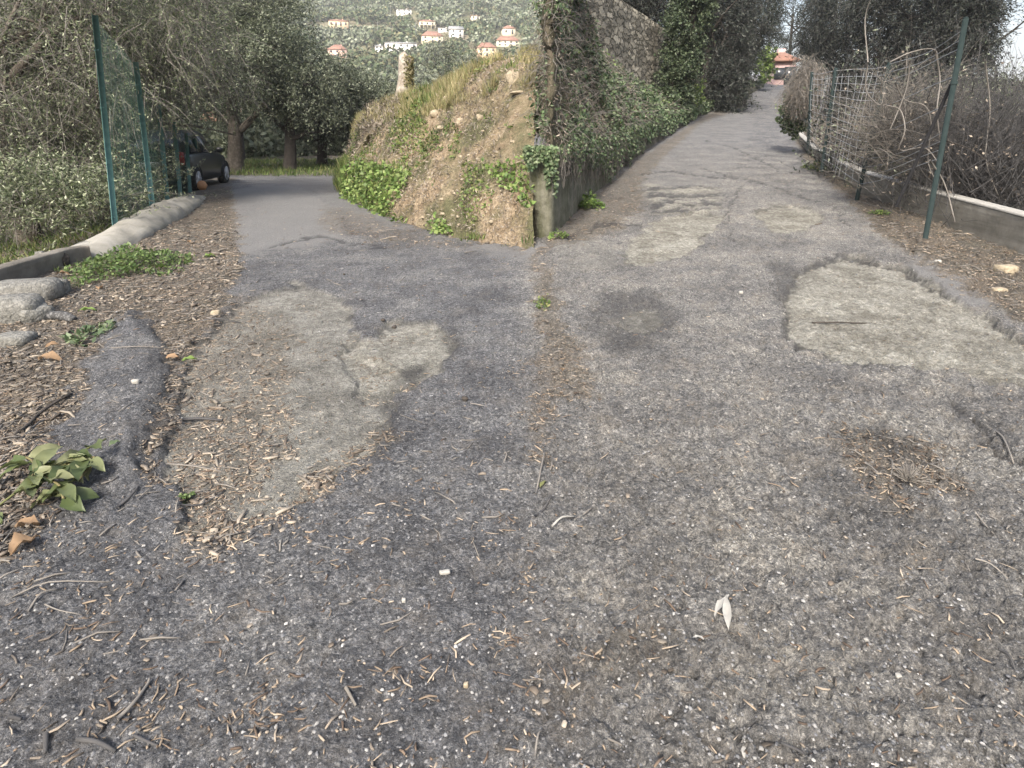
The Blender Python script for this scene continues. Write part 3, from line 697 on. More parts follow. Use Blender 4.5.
def tree(name, label, px, Y, top, crowns, r0, leafm, bark, seed, L, W, twm=None, cat='tree', group=None, nb=6, base_z=None, spread=1.6, cz=None, thr=-.15, lean=(0, 0), droop=.6, tl=.5, twr=.004):
    """crowns: list of (dx,dy,z,rx,ry,rz,ncl,tpc,lpt)"""
    rng = np.random.default_rng(seed)
    k = Y; x = (px-512)/F*Y/(cp-.12*sp)*1.0
    z0 = base_z if base_z is not None else float(base(np.array([x]), np.array([float(Y)]))[0])
    e = empty(name, (x, Y, z0)); tag(e, label, cat, group)
    mb = MB(); b0 = Vector((0, 0, 0)); limbs(mb, b0, Vector((lean[0], lean[1], top-z0)), r0, r0*.55, rng, nb, spread)
    cm = MB(); tw = MB() if twm is not None else None
    for i, (dx, dy, z, rx, ry, rz, ncl, tpc, lpt) in enumerate(crowns):
        crown(cm, tw, (dx, dy, z-z0), (rx, ry, rz), ncl, tpc, lpt, L, W, rng, droop, tl, seed+i, thr, twr=twr)
        tipc = Vector((dx, dy, z-z0)); s_ = Vector((lean[0], lean[1], top-z0))*.8
        mb.tube([s_, s_.lerp(tipc, .5)+Vector((0, 0, .2)), tipc], [r0*.5, r0*.3, r0*.12], 6)
        for q in range(7):
            d = Vector(rv(1, rng)[0]); e2 = tipc+Vector((d.x*rx, d.y*ry, d.z*rz))*.75
            mb.tube([tipc, tipc.lerp(e2, .5)+Vector((0, 0, .12)), e2], [r0*.16, r0*.1, r0*.05], 5)
    mb.build('trunk', bark, e, True); cm.build('crown', leafm, e)
    if tw is not None: tw.build('twigs', twm, e)
    return e
G1 = 'olive trees beside the level lane'
tree('olive_tree', 'nearest grey-green olive tree filling the left edge behind the tallest fence post', 40, 11.6, 3.2, [(0, 0, 2.7, 2.9, 2.0, 2.4, 420, 7, 14), (-.3, -.7, .9, 2.2, 1.2, 1.1, 160, 7, 12), (1.9, .3, 3.9, 1.9, 1.8, 1.9, 230, 7, 13)], .2, M['olive'], M['bark'], 101, .07, .018, M['twig'], group=G1, droop=.9, tl=.6, twr=.0065)
tree('olive_tree', 'olive tree with twin leaning trunks seen between the first two green fence posts', 122, 13.2, 3., [(.6, .2, 4.3, 2.2, 2., 2.2, 260, 7, 13), (1.4, .5, 2.9, 1.6, 1.2, 1.1, 110, 7, 12), (-.8, 0, 2.4, 1.5, 1.2, 1.1, 120, 7, 12)], .2, M['olive'], M['bark'], 102, .075, .019, M['twig'], group=G1, lean=(-.4, 0), droop=.9, tl=.6, twr=.0065)
tree('olive_tree', 'olive tree with thick pale forked trunk just beyond the parked car', 247, 23, 3.3, [(-.6, 0, 6.2, 3.6, 3., 3., 260, 8, 12), (-3.2, -.5, 4.6, 2.4, 2., 1.8, 110, 8, 12), (.9, -1, 4.2, 1.6, 1.5, 1.3, 60, 8, 12)], .27, M['olive_dark'], M['bark'], 103, .12, .042, M['twigd'], group=G1, tl=.7)
tree('olive_tree', 'dark-trunked olive tree with drooping crown at the bend of the level lane', 299, 24, 3.0, [(-.7, 0, 5.4, 2.1, 2.4, 3., 240, 8, 13), (-1., -.8, 3.4, 2., 1.4, 1.4, 100, 8, 12), (1.3, -.4, 3.3, 1.4, 1.3, 1.5, 80, 8, 12)], .24, M['olive_dark'], M['barkdark'], 104, .12, .042, M['twigd'], group=G1, tl=.7, lean=(.0, 0), droop=1., spread=1.1)
tree('olive_tree', 'rounded silvery olive tree showing over the left end of the earth bank', 330, 27, 2.2, [(.9, 0, 3.1, 2.1, 1.9, 1.6, 230, 8, 13), (2.7, .5, 2.7, 1.9, 1.5, 1.4, 160, 8, 12), (0, -.5, 2.1, 1.5, 1.2, .9, 70, 8, 12)], .22, M['olive_dark'], M['barkdark'], 105, .12, .042, M['twigd'], group=G1, tl=.7, droop=.9, spread=1.)
tree('olive_tree', 'small pale olive tree behind the weathered stump on the bank', 405, 34, 1.8, [(-.6, 0, 2.9, 2.2, 2., 1.3, 110, 8, 12), (1.6, 1, 2.6, 1.5, 1.6, 1.1, 80, 8, 12)], .18, M['olive_dark'], M['barkdark'], 106, .16, .055, None, group=G1, tl=.8)
tree('olive_tree', 'broad olive tree in the second row behind the parked car', 178, 27, 3.2, [(0, 0, 5.8, 3.8, 3., 3.8, 220, 8, 12), (-2.6, 0, 3.2, 2.2, 2., 1.4, 80, 8, 12)], .22, M['olive_dark'], M['barkdark'], 107, .14, .05, None, group=G1, tl=.8)
tree('olive_tree', 'shaded olive tree deep in the orchard behind the nearest fence post', 85, 18, 3.2, [(0, 0, 4.4, 3.4, 3., 3.2, 240, 8, 12), (.5, -.5, 2.0, 2.2, 1.6, 1.0, 80, 8, 12)], .2, M['olive_dark'], M['barkdark'], 108, .12, .045, None, group=G1, tl=.7)
tree('olive_tree', 'far left orchard olive tree with low crown behind the nearest tree', -20, 17, 3.2, [(0, 0, 3.6, 3.6, 3., 3., 240, 8, 12)], .2, M['olive_dark'], M['barkdark'], 109, .12, .045, None, group=G1, tl=.7)
tree('olive_tree', 'tall olive tree in the third row, top hidden above the picture over the dark trunks', 252, 33, 4, [(-1.5, 0, 6.9, 3.4, 3.6, 4.2, 230, 8, 12), (-1, -.5, 3.6, 3., 2., 1.6, 80, 8, 12)], .25, M['olive_dark'], M['barkdark'], 110, .16, .06, None, group=G1, tl=.9)
tree('grey_shrub', 'greyish feathery shrub standing behind the top of the earth bank', 450, 17.5, 2.4, [(0, 0, 2.9, 1.25, 1., 1.0, 90, 8, 9), (.9, .1, 2.8, .9, .8, .75, 50, 8, 8)], .05, M['olive_dark'], M['barkdark'], 111, .06, .02, M['twigd'], 'shrub', base_z=1.2, spread=.5, tl=.4, droop=0)
GR = 'dark trees lining the climbing lane'
tree('ivy_clad_tree', 'leaning tree trunk wrapped in dark ivy in front of the stone wall', 664, 28.5, 9.5, [(.15, -.2, 4.0, .85, .8, 1.6, 110, 8, 10), (.5, -.2, 6.3, 1.0, .9, 1.7, 130, 8, 10), (1.1, -.1, 8.6, 1.5, 1.1, 1.6, 130, 8, 10), (-.3, -.3, 2.9, .9, .8, .8, 50, 8, 10)], .3, M['ivydark'], M['barkdark'], 120, .11, .08, None, group=GR, lean=(1.2, 0), nb=3, spread=.6, tl=.4)
rt_ = [(770, 84, 'ever', [(0, 0, 17.5, 5, 3, 5.6, 300, 8, 12), (2, -1, 13, 3.5, 2, 2.5, 120, 8, 12)], 'tallest dark tree closing the lane behind the pink house', 17, 9.),
 (622, 36, 'ever', [(0, 0, 10.6, 3.2, 2.4, 3.0, 260, 8, 12), (2.2, 0, 9., 1.8, 1.6, 2.4, 120, 8, 12)], 'dark tree crown showing above the top of the stone wall', 9, 4.),
 (692, 37, 'ever', [(.6, 0, 8.2, 2.6, 2.4, 3.6, 230, 8, 12), (1., -.3, 4.6, 1.8, 1.6, 1.6, 90, 8, 12)], 'dark evergreen tree directly right of the ivy-wrapped trunk', 9, 3.),
 (703, 45, 'ever', [(.3, 0, 10.2, 2.4, 3, 4.2, 280, 8, 12), (0, -.5, 6.3, 1.3, 2., 1.3, 120, 8, 12)], 'tall dark evergreen overhanging the lane where it bends', 10, 4.),
 (729, 54, 'ever', [(.5, 0, 12.4, 2.6, 3, 4.4, 260, 8, 12), (-.3, -.5, 8.2, 1.2, 2., 1.3, 90, 8, 12)], 'farthest dark tree left of the pink house', 10, 6.),
 (809, 50, 'ever', [(0, 0, 11.5, 2.5, 2.5, 4.6, 280, 8, 12), (0, 0, 6.4, 1.9, 2, 2., 120, 8, 12)], 'tall dark tree standing just right of the pink house', 11, 4.),
 (836, 44, 'ever', [(0, 0, 9.2, 4.6, 3, 5.6, 330, 8, 12), (-1.4, 0, 4.4, 2.4, 2, 2.4, 90, 8, 12)], 'dense dark tree behind the left end of the wire fence', 9, 1.),
 (880, 40, 'ever', [(0, 0, 8.8, 4.4, 3, 5.4, 330, 8, 12)], 'dense dark tree behind the second fence post', 9, 0.),
 (905, 37, 'ever', [(0, 0, 8.4, 3.2, 3, 4.6, 300, 8, 12), (0, 0, 3.6, 2.6, 2, 2.4, 120, 8, 12)], 'dense dark tree rising left of the tall leaning fence post', 9, -.5),
 (936, 35, 'ever', [(-.3, 0, 8.2, 1.1, 2, 4.4, 200, 8, 12), (-.2, 0, 3.6, 1.4, 2, 2.4, 110, 8, 12)], 'rightmost dark tree, its edge against the white sky', 9, -.5)]
for i, (px, Y, lm, cr, lab, top, bz) in enumerate(rt_):
    tree('evergreen_tree', lab, px, Y, top, cr, .25, M[lm], M['barkdark'], 130+i, .19, .06, M['twigd'] if Y < 46 else None, group=GR, base_z=bz, tl=.9, nb=5, spread=2, droop=.8, twr=.012)
tree('olive_tree', 'pale bushy olive tree below the sky at the right edge of the picture', 1015, 15, 2.2, [(0, 0, 1.9, 1.6, 1.3, 1.2, 190, 8, 11), (1.8, 0, 2.1, 1.5, 1.3, 1.3, 120, 8, 11), (-.9, .2, 2.0, 1.1, .9, 1.0, 70, 8, 10)], .14, M['olive_dark'], M['barkdark'], 141, .07, .02, M['twigd'], base_z=-1, tl=.5, spread=1)
# ------------------------------------------------------------------ twiggy shrubs
def twiggy(name, label, c, rr, n, seed, mat, L=1.2, rad0=.008, leaf=None, up=.6, curl=.5, cat='shrub', group='bare brambles behind the parapet', sag=0., nl=600, lw=(.05, .025)):
    rng = np.random.default_rng(seed); e = empty(name, c); tag(e, label, cat, group)
    K = 9; b0 = rng.normal(size=(n, 3))*np.array(rr)*.45; b0 = np.clip(b0, -np.array(rr)*1.1, np.array(rr)*1.1)
    d = rv(n, rng); d[:, 2] = np.abs(d[:, 2])*(1 if up > 0 else -1)+up*.5; d /= np.linalg.norm(d, axis=1, keepdims=True)
    P = np.zeros((n, K, 3)); P[:, 0] = b0; cur = d
    stp = L*(.4+.8*rng.random((n, 1)))/K
    for k in range(1, K):
        cur = cur+rng.normal(size=(n, 3))*curl*.26; cur[:, 2] -= sag*.12; cur /= np.linalg.norm(cur, axis=1, keepdims=True); P[:, k] = P[:, k-1]+cur*stp
    r_ = rad0*(.35+.9*rng.random((n, 1))**2)*np.linspace(1, .35, K)[None]
    mb = MB(); mb.tubes(P, r_, 3); mb.build('stems', mat, e)
    if leaf is not None:
        i = rng.integers(0, n, nl); k = rng.integers(2, K, nl); lm = MB(); lm.leaves(P[i, k]+rng.normal(size=(nl, 3))*.02, rv(nl, rng), rv(nl, rng), lw[0]*(.6+.8*rng.random(nl)), lw[1]*(.6+.8*rng.random(nl)), .15); lm.build('foliage', leaf, e)
    return e
a = at(1000, 170, 8.6); twiggy('bramble_shrub', 'tangle of bare brown stems behind the parapet at the right edge', (a.x, a.y, a.z-.2), (1.0, .7, .9), 1530, 201, M['twigd'], 1.1, .0058, M['dry'], nl=500)
a = at(960, 150, 9.2); twiggy('bramble_shrub', 'dense bare bush right of the tall leaning post', (a.x, a.y, a.z-.2), (1.0, .7, 1.0), 1530, 202, M['twigd'], 1.2, .0058, M['dry'], nl=500)
a = at(905, 130, 9.6); twiggy('bramble_shrub', 'pale bare vines tangled in the fence between the two tall posts', (a.x, a.y, a.z-.1), (.85, .5, .85), 1190, 203, M['twig'], 1.1, .0058, M['dry'], nl=300, sag=.6)
a = at(878, 140, 14); twiggy('bramble_shrub', 'dark bare thicket seen through the wire mesh', (a.x, a.y, a.z-.2), (1.3, .7, 1.4), 1700, 204, M['twigd'], 1.2, .008, M['ever'], nl=6000, lw=(.09, .05))
a = at(940, 170, 12.5); twiggy('bramble_shrub', 'grey leafy thicket low behind the tall leaning post', (a.x, a.y, a.z), (2.2, .8, 1.5), 2210, 205, M['twigd'], 1.4, .008, M['olive_dark'], nl=6000, lw=(.08, .03))
a = at(1010, 190, 10.5); twiggy('bramble_shrub', 'dark low thicket behind the parapet at the right edge', (a.x, a.y, a.z), (1.4, .8, 1.4), 1700, 206, M['twigd'], 1.3, .008, M['ever'], nl=5000, lw=(.07, .03))
a = at(806, 88, 18); twiggy('dry_hedge', 'rounded brown hedge of hanging dry stems at the far end of the wire fence', (a.x, a.y, a.z+.2), (.42, .6, .7), 1500, 207, M['twig'], .9, .009, M['dry'], nl=3500, up=-.6, sag=1., group='verge plants of the climbing lane', cat='hedge', lw=(.07, .02))
a = at(793, 118, 19); twiggy('ivy_bush', 'dark ivy bush hugging the foot of the brown dry hedge', (a.x, a.y, a.z), (.26, .6, .6), 250, 208, M['twigd'], .35, .01, M['ivy'], nl=4500, group='verge plants of the climbing lane', cat='bush', lw=(.09, .08))
a = at(765, 68, 52); twiggy('green_shrub', 'bright yellow-green shrub at the bend near the pink house', (a.x, a.y, a.z), (.7, .6, 1.2), 120, 209, M['twigd'], .9, .015, M['younggreen'], nl=3000, group='verge plants of the climbing lane', lw=(.2, .13))
a = at(683, 96, 32); twiggy('yellow_shrub', 'yellow-leaved shrub at the foot of the stone wall beside the ivy-wrapped trunk', (a.x, a.y-.6, a.z-.1), (.9, .5, .55), 120, 210, M['twigd'], .6, .01, M['younggreen'], nl=1800, group='verge plants of the climbing lane', lw=(.13, .09))
# pale vine stems on right fence
VN = [([(868, 62), (865, 20), (872, -5)], 9.5), ([(868, 62), (866, 90), (880, 105), (884, 92)], 9.3), ([(895, 82), (905, 100), (925, 106), (931, 125), (928, 160), (935, 180)], 8.6), ([(884, 105), (900, 110), (905, 130), (900, 150), (925, 148), (940, 165)], 8.3),
      ([(935, 50), (940, 80), (937, 110), (940, 140)], 8), ([(890, 62), (912, 52), (935, 50), (938, 70)], 8.2), ([(930, 160), (945, 185), (955, 222)], 7.1), ([(985, 60), (990, 110), (986, 160), (1000, 200)], 8.4), ([(910, 60), (906, 90), (890, 130)], 8.6),
      ([(945, 140), (975, 152), (1000, 175)], 8.2)]
labs = ['straight pale vine shoot rising above the wire fence', 'pale vine loop hanging at the second fence post', 'thick pale vine winding down the fence middle', 'forked pale vine low on the fence beside the brace', 'pale vine stem hanging just left of the tall leaning post', 'pale vine arching over the fence top wire', 'pale stick leaning on the parapet right of the tall post', 'long pale stem rising at the right edge', 'thin vine drooping between the two posts', 'dark curved branch right of the tall leaning post']
for (pp, Y), lb in zip(VN, labs):
    mb = MB(); mb.tube([at(p[0], p[1], Y+.1*math.sin(i*2)) for i, p in enumerate(pp)], [.010-.005*i/len(pp) for i in range(len(pp))], 6, 5)
    tag(mb.build('vine_stem', M['barkdark'] if 'dark' in lb else M['twig']), lb, 'vine', 'vine stems on the wire fence')
# top wires of the leaning post
# ------------------------------------------------------------------ slope cover (ivy, brush)
def cover(P, N, n, mat, name, L, W, seed, vmax, vmin=0, umin=0, umax=1, lift=.1, hang=.5, thr=None, fs=1., tall=.6):
    rng = np.random.default_rng(seed); p, nn = sample(P, N, n, rng, vmax, umin, umax, vmin)
    if thr is not None:
        f = fbm(p[:, 0]*fs+p[:, 2], p[:, 1]*fs-p[:, 2]*.7, 3, seed); k = f > thr; p = p[k]; nn = nn[k]
    n = len(p); p = p+nn*(rng.random((n, 1))**1.5*lift)
    D = np.linalg.norm(p, axis=1); s_ = np.clip(D/10, .8, 3.5)**.75
    d = rv(n, rng); d[:, 2] -= hang; nm = nn*1.2+rv(n, rng)
    mb = MB(); mb.leaves(p, d, nm, L*s_*(.5+rng.random(n)), W*s_*(.5+rng.random(n)), .15); return mb.build(name, mat)
vr = 100/132.
tag(cover(SP, SN, 60000, M['ivy'], 'ivy_cover', .055, .05, 301, vr, lift=.22, thr=-.12, fs=.8), kind='stuff')
tag(cover(SP, SN, 26000, M['dry'], 'dry_brush', .07, .014, 302, vr, lift=.18, thr=-.35, fs=.8), kind='stuff')
tag(cover(SP, SN, 9000, M['younggreen'], 'fresh_weeds', .06, .03, 303, vr, lift=.25, thr=.22, fs=.6), kind='stuff')
tag(cover(SP, SN, 22000, M['ivy'], 'bush_cover', .05, .04, 304, vr, vmin=.2, umin=.42, umax=.9, lift=.6, thr=.0, fs=.5), kind='stuff')
# dry stems hanging on slope
rng = np.random.default_rng(77); p, nn = sample(SP, SN, 2600, rng, vr); K = 6
d = nn*.5+rv(len(p), rng); d[:, 2] += .2; P = np.zeros((len(p), K, 3)); P[:, 0] = p; cur = d/np.linalg.norm(d, axis=1, keepdims=True)
for k in range(1, K): cur = cur+rng.normal(size=cur.shape)*.22; cur[:, 2] -= .22; cur /= np.linalg.norm(cur, axis=1, keepdims=True); P[:, k] = P[:, k-1]+cur*.11*(.5+rng.random((len(p), 1)))
mb = MB(); mb.tubes(P, np.broadcast_to(np.linspace(.005, .002, K), (len(p), K))*np.clip(np.linalg.norm(p, axis=1)/9, 1, 3)[:, None], 3); tag(mb.build('bramble_stems', M['twig']), kind='stuff')
# ivy hanging on retaining wall
WPn = np.array([tuple(p) for p in WP]); WHn = np.array(WH)
Lw = np.concatenate([[0], np.cumsum(np.linalg.norm(np.diff(WPn, axis=0), axis=1))])
def wallpts(n, rng, s0, s1, pw_):
    s_ = s0+(s1-s0)*rng.random(n); c3 = np.stack([np.interp(s_, Lw, WPn[:, k]) for k in range(3)], 1); h = np.interp(s_, Lw, WHn)
    drop = rng.random(n)**pw_
    cov = .35+.65*vn(s_*1.6, s_*0, 5)+.15*ss(1.5, 4, s_); cov = cov*(.45+.55*ss(2., 6., s_))
    z = c3[:, 2]+h*(1.06-drop*cov*1.05)
    T = np.stack([np.interp(s_, Lw, np.gradient(WPn[:, k])/np.maximum(1e-6, np.gradient(Lw))) for k in range(3)], 1); Nn = np.stack([T[:, 1], -T[:, 0], 0*T[:, 0]], 1)
    return np.stack([c3[:, 0], c3[:, 1], z], 1)+Nn*(.02+.14*rng.random((n, 1))), Nn
p, nn = wallpts(16000, rng, .15, 34, 1.1); n = len(p); s_ = np.clip(np.linalg.norm(p, axis=1)/10, .8, 3)**.8; d = rv(n, rng); d[:, 2] -= .9
mb = MB(); mb.leaves(p, d, nn+rv(n, rng)*.8, .05*s_, .045*s_, .15); tag(mb.build('hanging_ivy', M['ivy']), kind='stuff')
n = 1100; f = rng.random(n); p = np.stack([WP[0].x-.36+.42*f, WP[0].y-.02-.09*rng.random(n), WP[0].z+1.2-(.15+1.1*vn(f*7, f*0, 8)*f)*rng.random(n)**1.3], 1); mb = MB(); d = rv(n, rng); d[:, 2] -= .9; mb.leaves(p, d, rv(n, rng)*.8+np.array([0, -1, 0]), .05, .04, .15); tag(mb.build('hanging_ivy', M['ivy']), kind='stuff')
tag(cover(SP, SN, 9000, M['ivy'], 'nose_ivy', .06, .045, 309, vr, umin=.0, umax=.36, lift=.16, hang=.8), kind='stuff')
tag(cover(SP, SN, 5000, M['dry'], 'nose_brush', .07, .02, 310, vr, umin=.0, umax=.36, lift=.2, hang=.8), kind='stuff')
p, nn = wallpts(2600, rng, .1, 34, 1.); K = 5; P = np.repeat(p[:, None], K, 1); f = np.arange(K)/K
P[..., 2] -= (f[None]*.4*(.4+rng.random((len(p), 1)))); P[..., :2] += rng.normal(size=(len(p), K, 2))*.015
mb = MB(); mb.tubes(P, np.full((len(p), K), .004), 3); tag(mb.build('hanging_stems', M['twig']), kind='stuff')
p, nn = wallpts(7000, rng, .1, 34, 1.); n = len(p); d = rv(n, rng); d[:, 2] -= 1.2; mb = MB(); mb.leaves(p, d, nn+rv(n, rng)*.6, .07, .018, .1); tag(mb.build('dry_hanging_leaves', M['dry']), kind='stuff')
# ------------------------------------------------------------------ bank cover
vb = 120/159.
def tufts(P, N, n, name, mat, seed, h, vmin, vmax, thr=None, fs=1., nb=14, w=.008, umin=0, umax=1):
    rng = np.random.default_rng(seed); p, nn = sample(P, N, n, rng, vmax, umin, umax, vmin)
    if thr is not None: k = fbm(p[:, 0]*fs, p[:, 1]*fs+p[:, 2], 3, seed) > thr; p = p[k]
    p = np.repeat(p, nb, 0); n = len(p); p = p+rng.normal(size=(n, 3))*[.05, .05, .0]; d = rv(n, rng)*.45; d[:, 2] += 1
    mb = MB(); mb.leaves(p-np.array([0, 0, .02]), d, rv(n, rng), h*(.4+.9*rng.random(n)), w*(.7+.8*rng.random(n))*1.6, .0, .3); return mb.build(name, mat)
tag(tufts(BP, BN, 1600, 'dry_grass', M['straw'], 401, .24, .7*vb, vb*1.06, -.1, 1.5, nb=18), kind='stuff')
tag(tufts(BP, BN, 1500, 'bank_grass', M['grass'], 402, .13, .0, vb, .12, .8), kind='stuff')
tag(tufts(BP, BN, 260, 'crest_grass', M['grass'], 403, .24, .78*vb, vb*1.05, .12, .9, umin=.05, umax=.4, nb=18), kind='stuff')
tag(tufts(BP, BN, 400, 'foot_grass', M['grass'], 404, .3, .0, .3*vb, umin=.62, umax=.97, nb=18), kind='stuff')
tag(cover(BP, BN, 5200, M['younggreen'], 'bank_ivy', .07, .06, 405, .3*vb, umin=.0, umax=.6, lift=.2, thr=-.1, fs=.8, hang=0), kind='stuff')
tag(cover(BP, BN, 19000, M['grass'], 'bank_weeds', .06, .03, 406, vb, umin=.0, umax=.95, lift=.12, thr=.15, fs=1.3, hang=0), kind='stuff')
tag(cover(BP, BN, 15000, M['dry'], 'bank_litter', .07, .014, 407, vb, lift=.07, thr=-.2, fs=1., hang=0), kind='stuff')
tag(cover(BP, BN, 1300, M['dry'], 'dry_thistles', .1, .012, 408, .95*vb, vmin=.6*vb, umin=.4, umax=.66, lift=.25, hang=-1.), kind='stuff')
rng = np.random.default_rng(55)
p, nn = sample(BP, BN, 700, rng, vb)
mb = MB()
for q in p:
    s_ = .015+.06*rng.random()**5; mb.blob(q+np.array([0, 0, s_*.0]), (s_*1.5, s_, s_*.7), int(rng.integers(1000)), rng.random()*3, 6, 5)
tag(mb.build('bank_rubble', M['tanstone']), kind='stuff')
def on_bank(px, py):
    k = np.argmin((bpx-px)**2+(bpy_-py)**2+(np.arange(BP.shape[1])[None] > 124)*1e6); return BP.reshape(-1, 3)[k]
for i, (px, py, w, h, lab) in enumerate([(448, 101, 9, 9, 'upright tan boulder high on the earth bank'), (436, 114, 11, 7, 'tan boulder just left of the upright one on the bank'), (461, 123, 9, 8, 'tan rock below the grassy part of the bank crest'), (480, 118, 8, 6, 'small tan rock embedded in the bare middle of the bank'), (441, 128, 8, 4, 'flat tan rock low left of the bank rocks'), (405, 107, 4, 3, 'little pale rock near the stump foot'), (374, 114, 15, 9, 'weathered outcrop capping the left end of the bank'), (391, 106, 9, 7, 'grey rounded rock on the crest beside the stump'), (513, 79, 13, 14, 'brown rock on the crest at the right end of the bank'), (518, 93, 14, 3, 'thin flat slab lying on the upper right of the bank'), (396, 222, 0, 0, '')]):
    if not w: continue
    c = on_bank(px, py); k = c[1]/F; mb = MB(); mb.blob(c, (w*k*1.1, w*k*.8, h*k*1.1), 500+i, .3*i, 12, 9, .2)
    tag(mb.build('rock', M['tanstone'] if 'grey' not in lab else M['stone'], None), lab, 'rock', 'rocks on the earth bank')
# stump
a = at(405, 100, 15.6); e = empty('tree_stump', a); tag(e, 'weathered broken tree stump with yellow lichen standing on the bank crest', 'stump')
mb = MB(); h = 1.02; mb.tube([Vector((-.12, 0, -.3)), Vector((-.05, 0, .1)), Vector((.0, 0, .5)), Vector((.06, 0, h)), Vector((.10, 0, h+.08))], [.26, .2, .16, .19, .1], 11)
mb.build('trunk', surf('bleached wood', [(.16, .13, .1), (.28, .25, .21), (.42, .4, .36)], 8, .95, 1, 20, .03), e, True)
rg = np.random.default_rng(5); n = 700; pz = rg.random(n)**.6; an = rg.random(n)*2.4-1.6; mb = MB()
mb.leaves(np.stack([.17*np.cos(an)+.05, -abs(.17*np.sin(an)), .2+pz*.85], 1), rv(n, rg), rv(n, rg), .06, .05, .1); mb.build('lichen', M['straw'], e)
# ------------------------------------------------------------------ far houses, poles and wood
def winmat(): return surf('dark window glass', [(.03, .035, .04), (.06, .065, .07)], 1, .2, 0, 5, .001, .6)
M['glass'] = winmat(); M['cream'] = surf('cream render', [(.52, .46, .34), (.62, .56, .43)], .3, .9, .1, 3, .01); M['white'] = surf('white render', [(.62, .6, .56), (.75, .73, .69)], .3, .9, .1, 3, .01)
M['pink'] = surf('pink render', [(.5, .32, .26), (.62, .42, .36)], .3, .9, .1, 3, .01); M['peach'] = surf('peach render', [(.55, .4, .26), (.66, .5, .35)], .3, .9, .1, 3, .01)
M['pinkhazy'] = surf('hazed pink render', [(.38, .26, .25), (.48, .34, .32)], .8, .9, .1, 3, .01); M['tile'] = surf('red roof tiles', [(.17, .09, .065), (.24, .13, .095), (.29, .18, .135)], .8, .9, .5, 4, .05); M['greyroof'] = surf('grey roof', [(.2, .2, .2), (.3, .3, .3)], .8, .9, .5, 4, .05)  # lane-end house: pink desaturated, distance haze put into the wall colour
def house(px, py, wpx, hpx, wall, roof, label, Y=None, hip=True, rot=.2, storeys=2, d=8., group='houses on the far hillside', rh=1.6, porch=False):
    # find hillside depth for the foot pixel
    if Y is None:
        for Y in np.arange(140, 900, 3.):
            p = at(px, py, Y)
            if p.z <= float(land_z(np.array(p.x), np.array(Y))): break
    p = at(px, py, float(Y)); k = float(Y)/F; w = wpx*k; h = hpx*k
    e = empty('house', (p.x, p.y, p.z), rot); tag(e, label, 'house', group)
    mb = MB(); mb.box((0, 0, h/2-1.5), (w, d, h+3)); mb.build('wall', wall, e)
    ov = .35; rhh = rh; v = []
    a, b_ = w/2+ov, d/2+ov; ri = (w/2-d/2*.8) if hip and w > d else (w/2+ov if not hip else .5)
    v = [(-a, -b_, h), (a, -b_, h), (a, b_, h), (-a, b_, h), (-a, -b_, h+.18), (a, -b_, h+.18), (a, b_, h+.18), (-a, b_, h+.18), (-ri, 0, h+rhh), (ri, 0, h+rhh)]
    mb = MB(); mb.add(v, [(3, 2, 1, 0), (0, 1, 5, 4), (1, 2, 6, 5), (2, 3, 7, 6), (3, 0, 4, 7), (4, 5, 9, 8), (6, 7, 8, 9)], [(5, 6, 9), (7, 4, 8)]); rf_ = mb.build('roof', roof, e)
    mb = MB(); mb.box((w*.2, .8, h+rhh*.8), (.7, .7, 1.3)); mb.build('chimney', wall, rf_)
    nw = max(2, int(w/3))
    for s_ in range(storeys):
        for i in range(nw):
            x = -w/2+w*(i+.5)/nw; z = h*(s_+.5)/storeys; mb = MB(); hh = min(1.5, h/storeys*.5)
            dr = (s_ == 0 and i == nw//2); mb.box((x, -d/2-.02, z if not dr else h/storeys*.4), (1.1, .12, hh if not dr else h/storeys*.78)); mb.build('door' if dr else 'window', M['glass'], e)
    for s_ in range(storeys):
        mb = MB(); mb.box((w/2+.02, 0, h*(s_+.5)/storeys), (.12, 1.1, min(1.5, h/storeys*.5))); mb.build('window', M['glass'], e)
    if porch:
        mb = MB(); mb.box((0, -d/2-1.2, h*.5), (w*1.02, 2.4, .25))
        for i in range(5): mb.box((-w*.48+w*.96*i/4, -d/2-2.2, h*.25), (.3, .3, h*.5))
        mb.build('balcony', wall, e)
    return e
house(338, 58, 17, 7, M['pink'], M['tile'], 'small pink house with red hipped roof lowest left on the far hillside', rh=3)
house(339, 27, 18, 4.5, M['peach'], M['tile'], 'low peach house alone among trees upper left of the hillside', storeys=1)
house(401, 53, 30, 8, M['white'], M['greyroof'], 'long white house with grey roof in the middle of the hillside', rh=1.2, d=9)
house(379, 52, 7, 5, M['white'], M['greyroof'], 'tiny white hut left of the long white house', d=4, rh=1)
house(427, 31, 15, 8, M['cream'], M['tile'], 'cream two-storey house with balcony in the upper middle', porch=True)
house(432, 43, 20, 5.5, M['cream'], M['tile'], 'cream house with broad orange-red roof below the balcony house', rh=3.2)
house(444, 32, 11, 3, M['white'], M['greyroof'], 'low flat white house right of the balcony house', rh=.6, storeys=1, d=5)
house(456, 37, 13, 6, M['white'], M['greyroof'], 'white gabled house behind the grey shrub', hip=False, rh=2.4)
house(404, 15, 14, 4, M['white'], M['greyroof'], 'white house cut by the top edge of the picture', rh=1)
house(486, 57, 18, 8, M['peach'], M['tile'], 'old peach house with stepped red roofs above the bank crest', rh=3, d=7)
house(507, 47, 22, 5, M['cream'], M['tile'], 'wide cream house with long orange roof near the right end of the bank', rh=3, d=7)
house(508, 35, 12, 5, M['cream'], M['tile'], 'small cream house with pyramid roof highest at right', rh=2.5, storeys=1)
house(475, 20, 8, 3, M['cream'], M['tile'], 'tiny cream cabin beside the tall mast', storeys=1, rh=1)
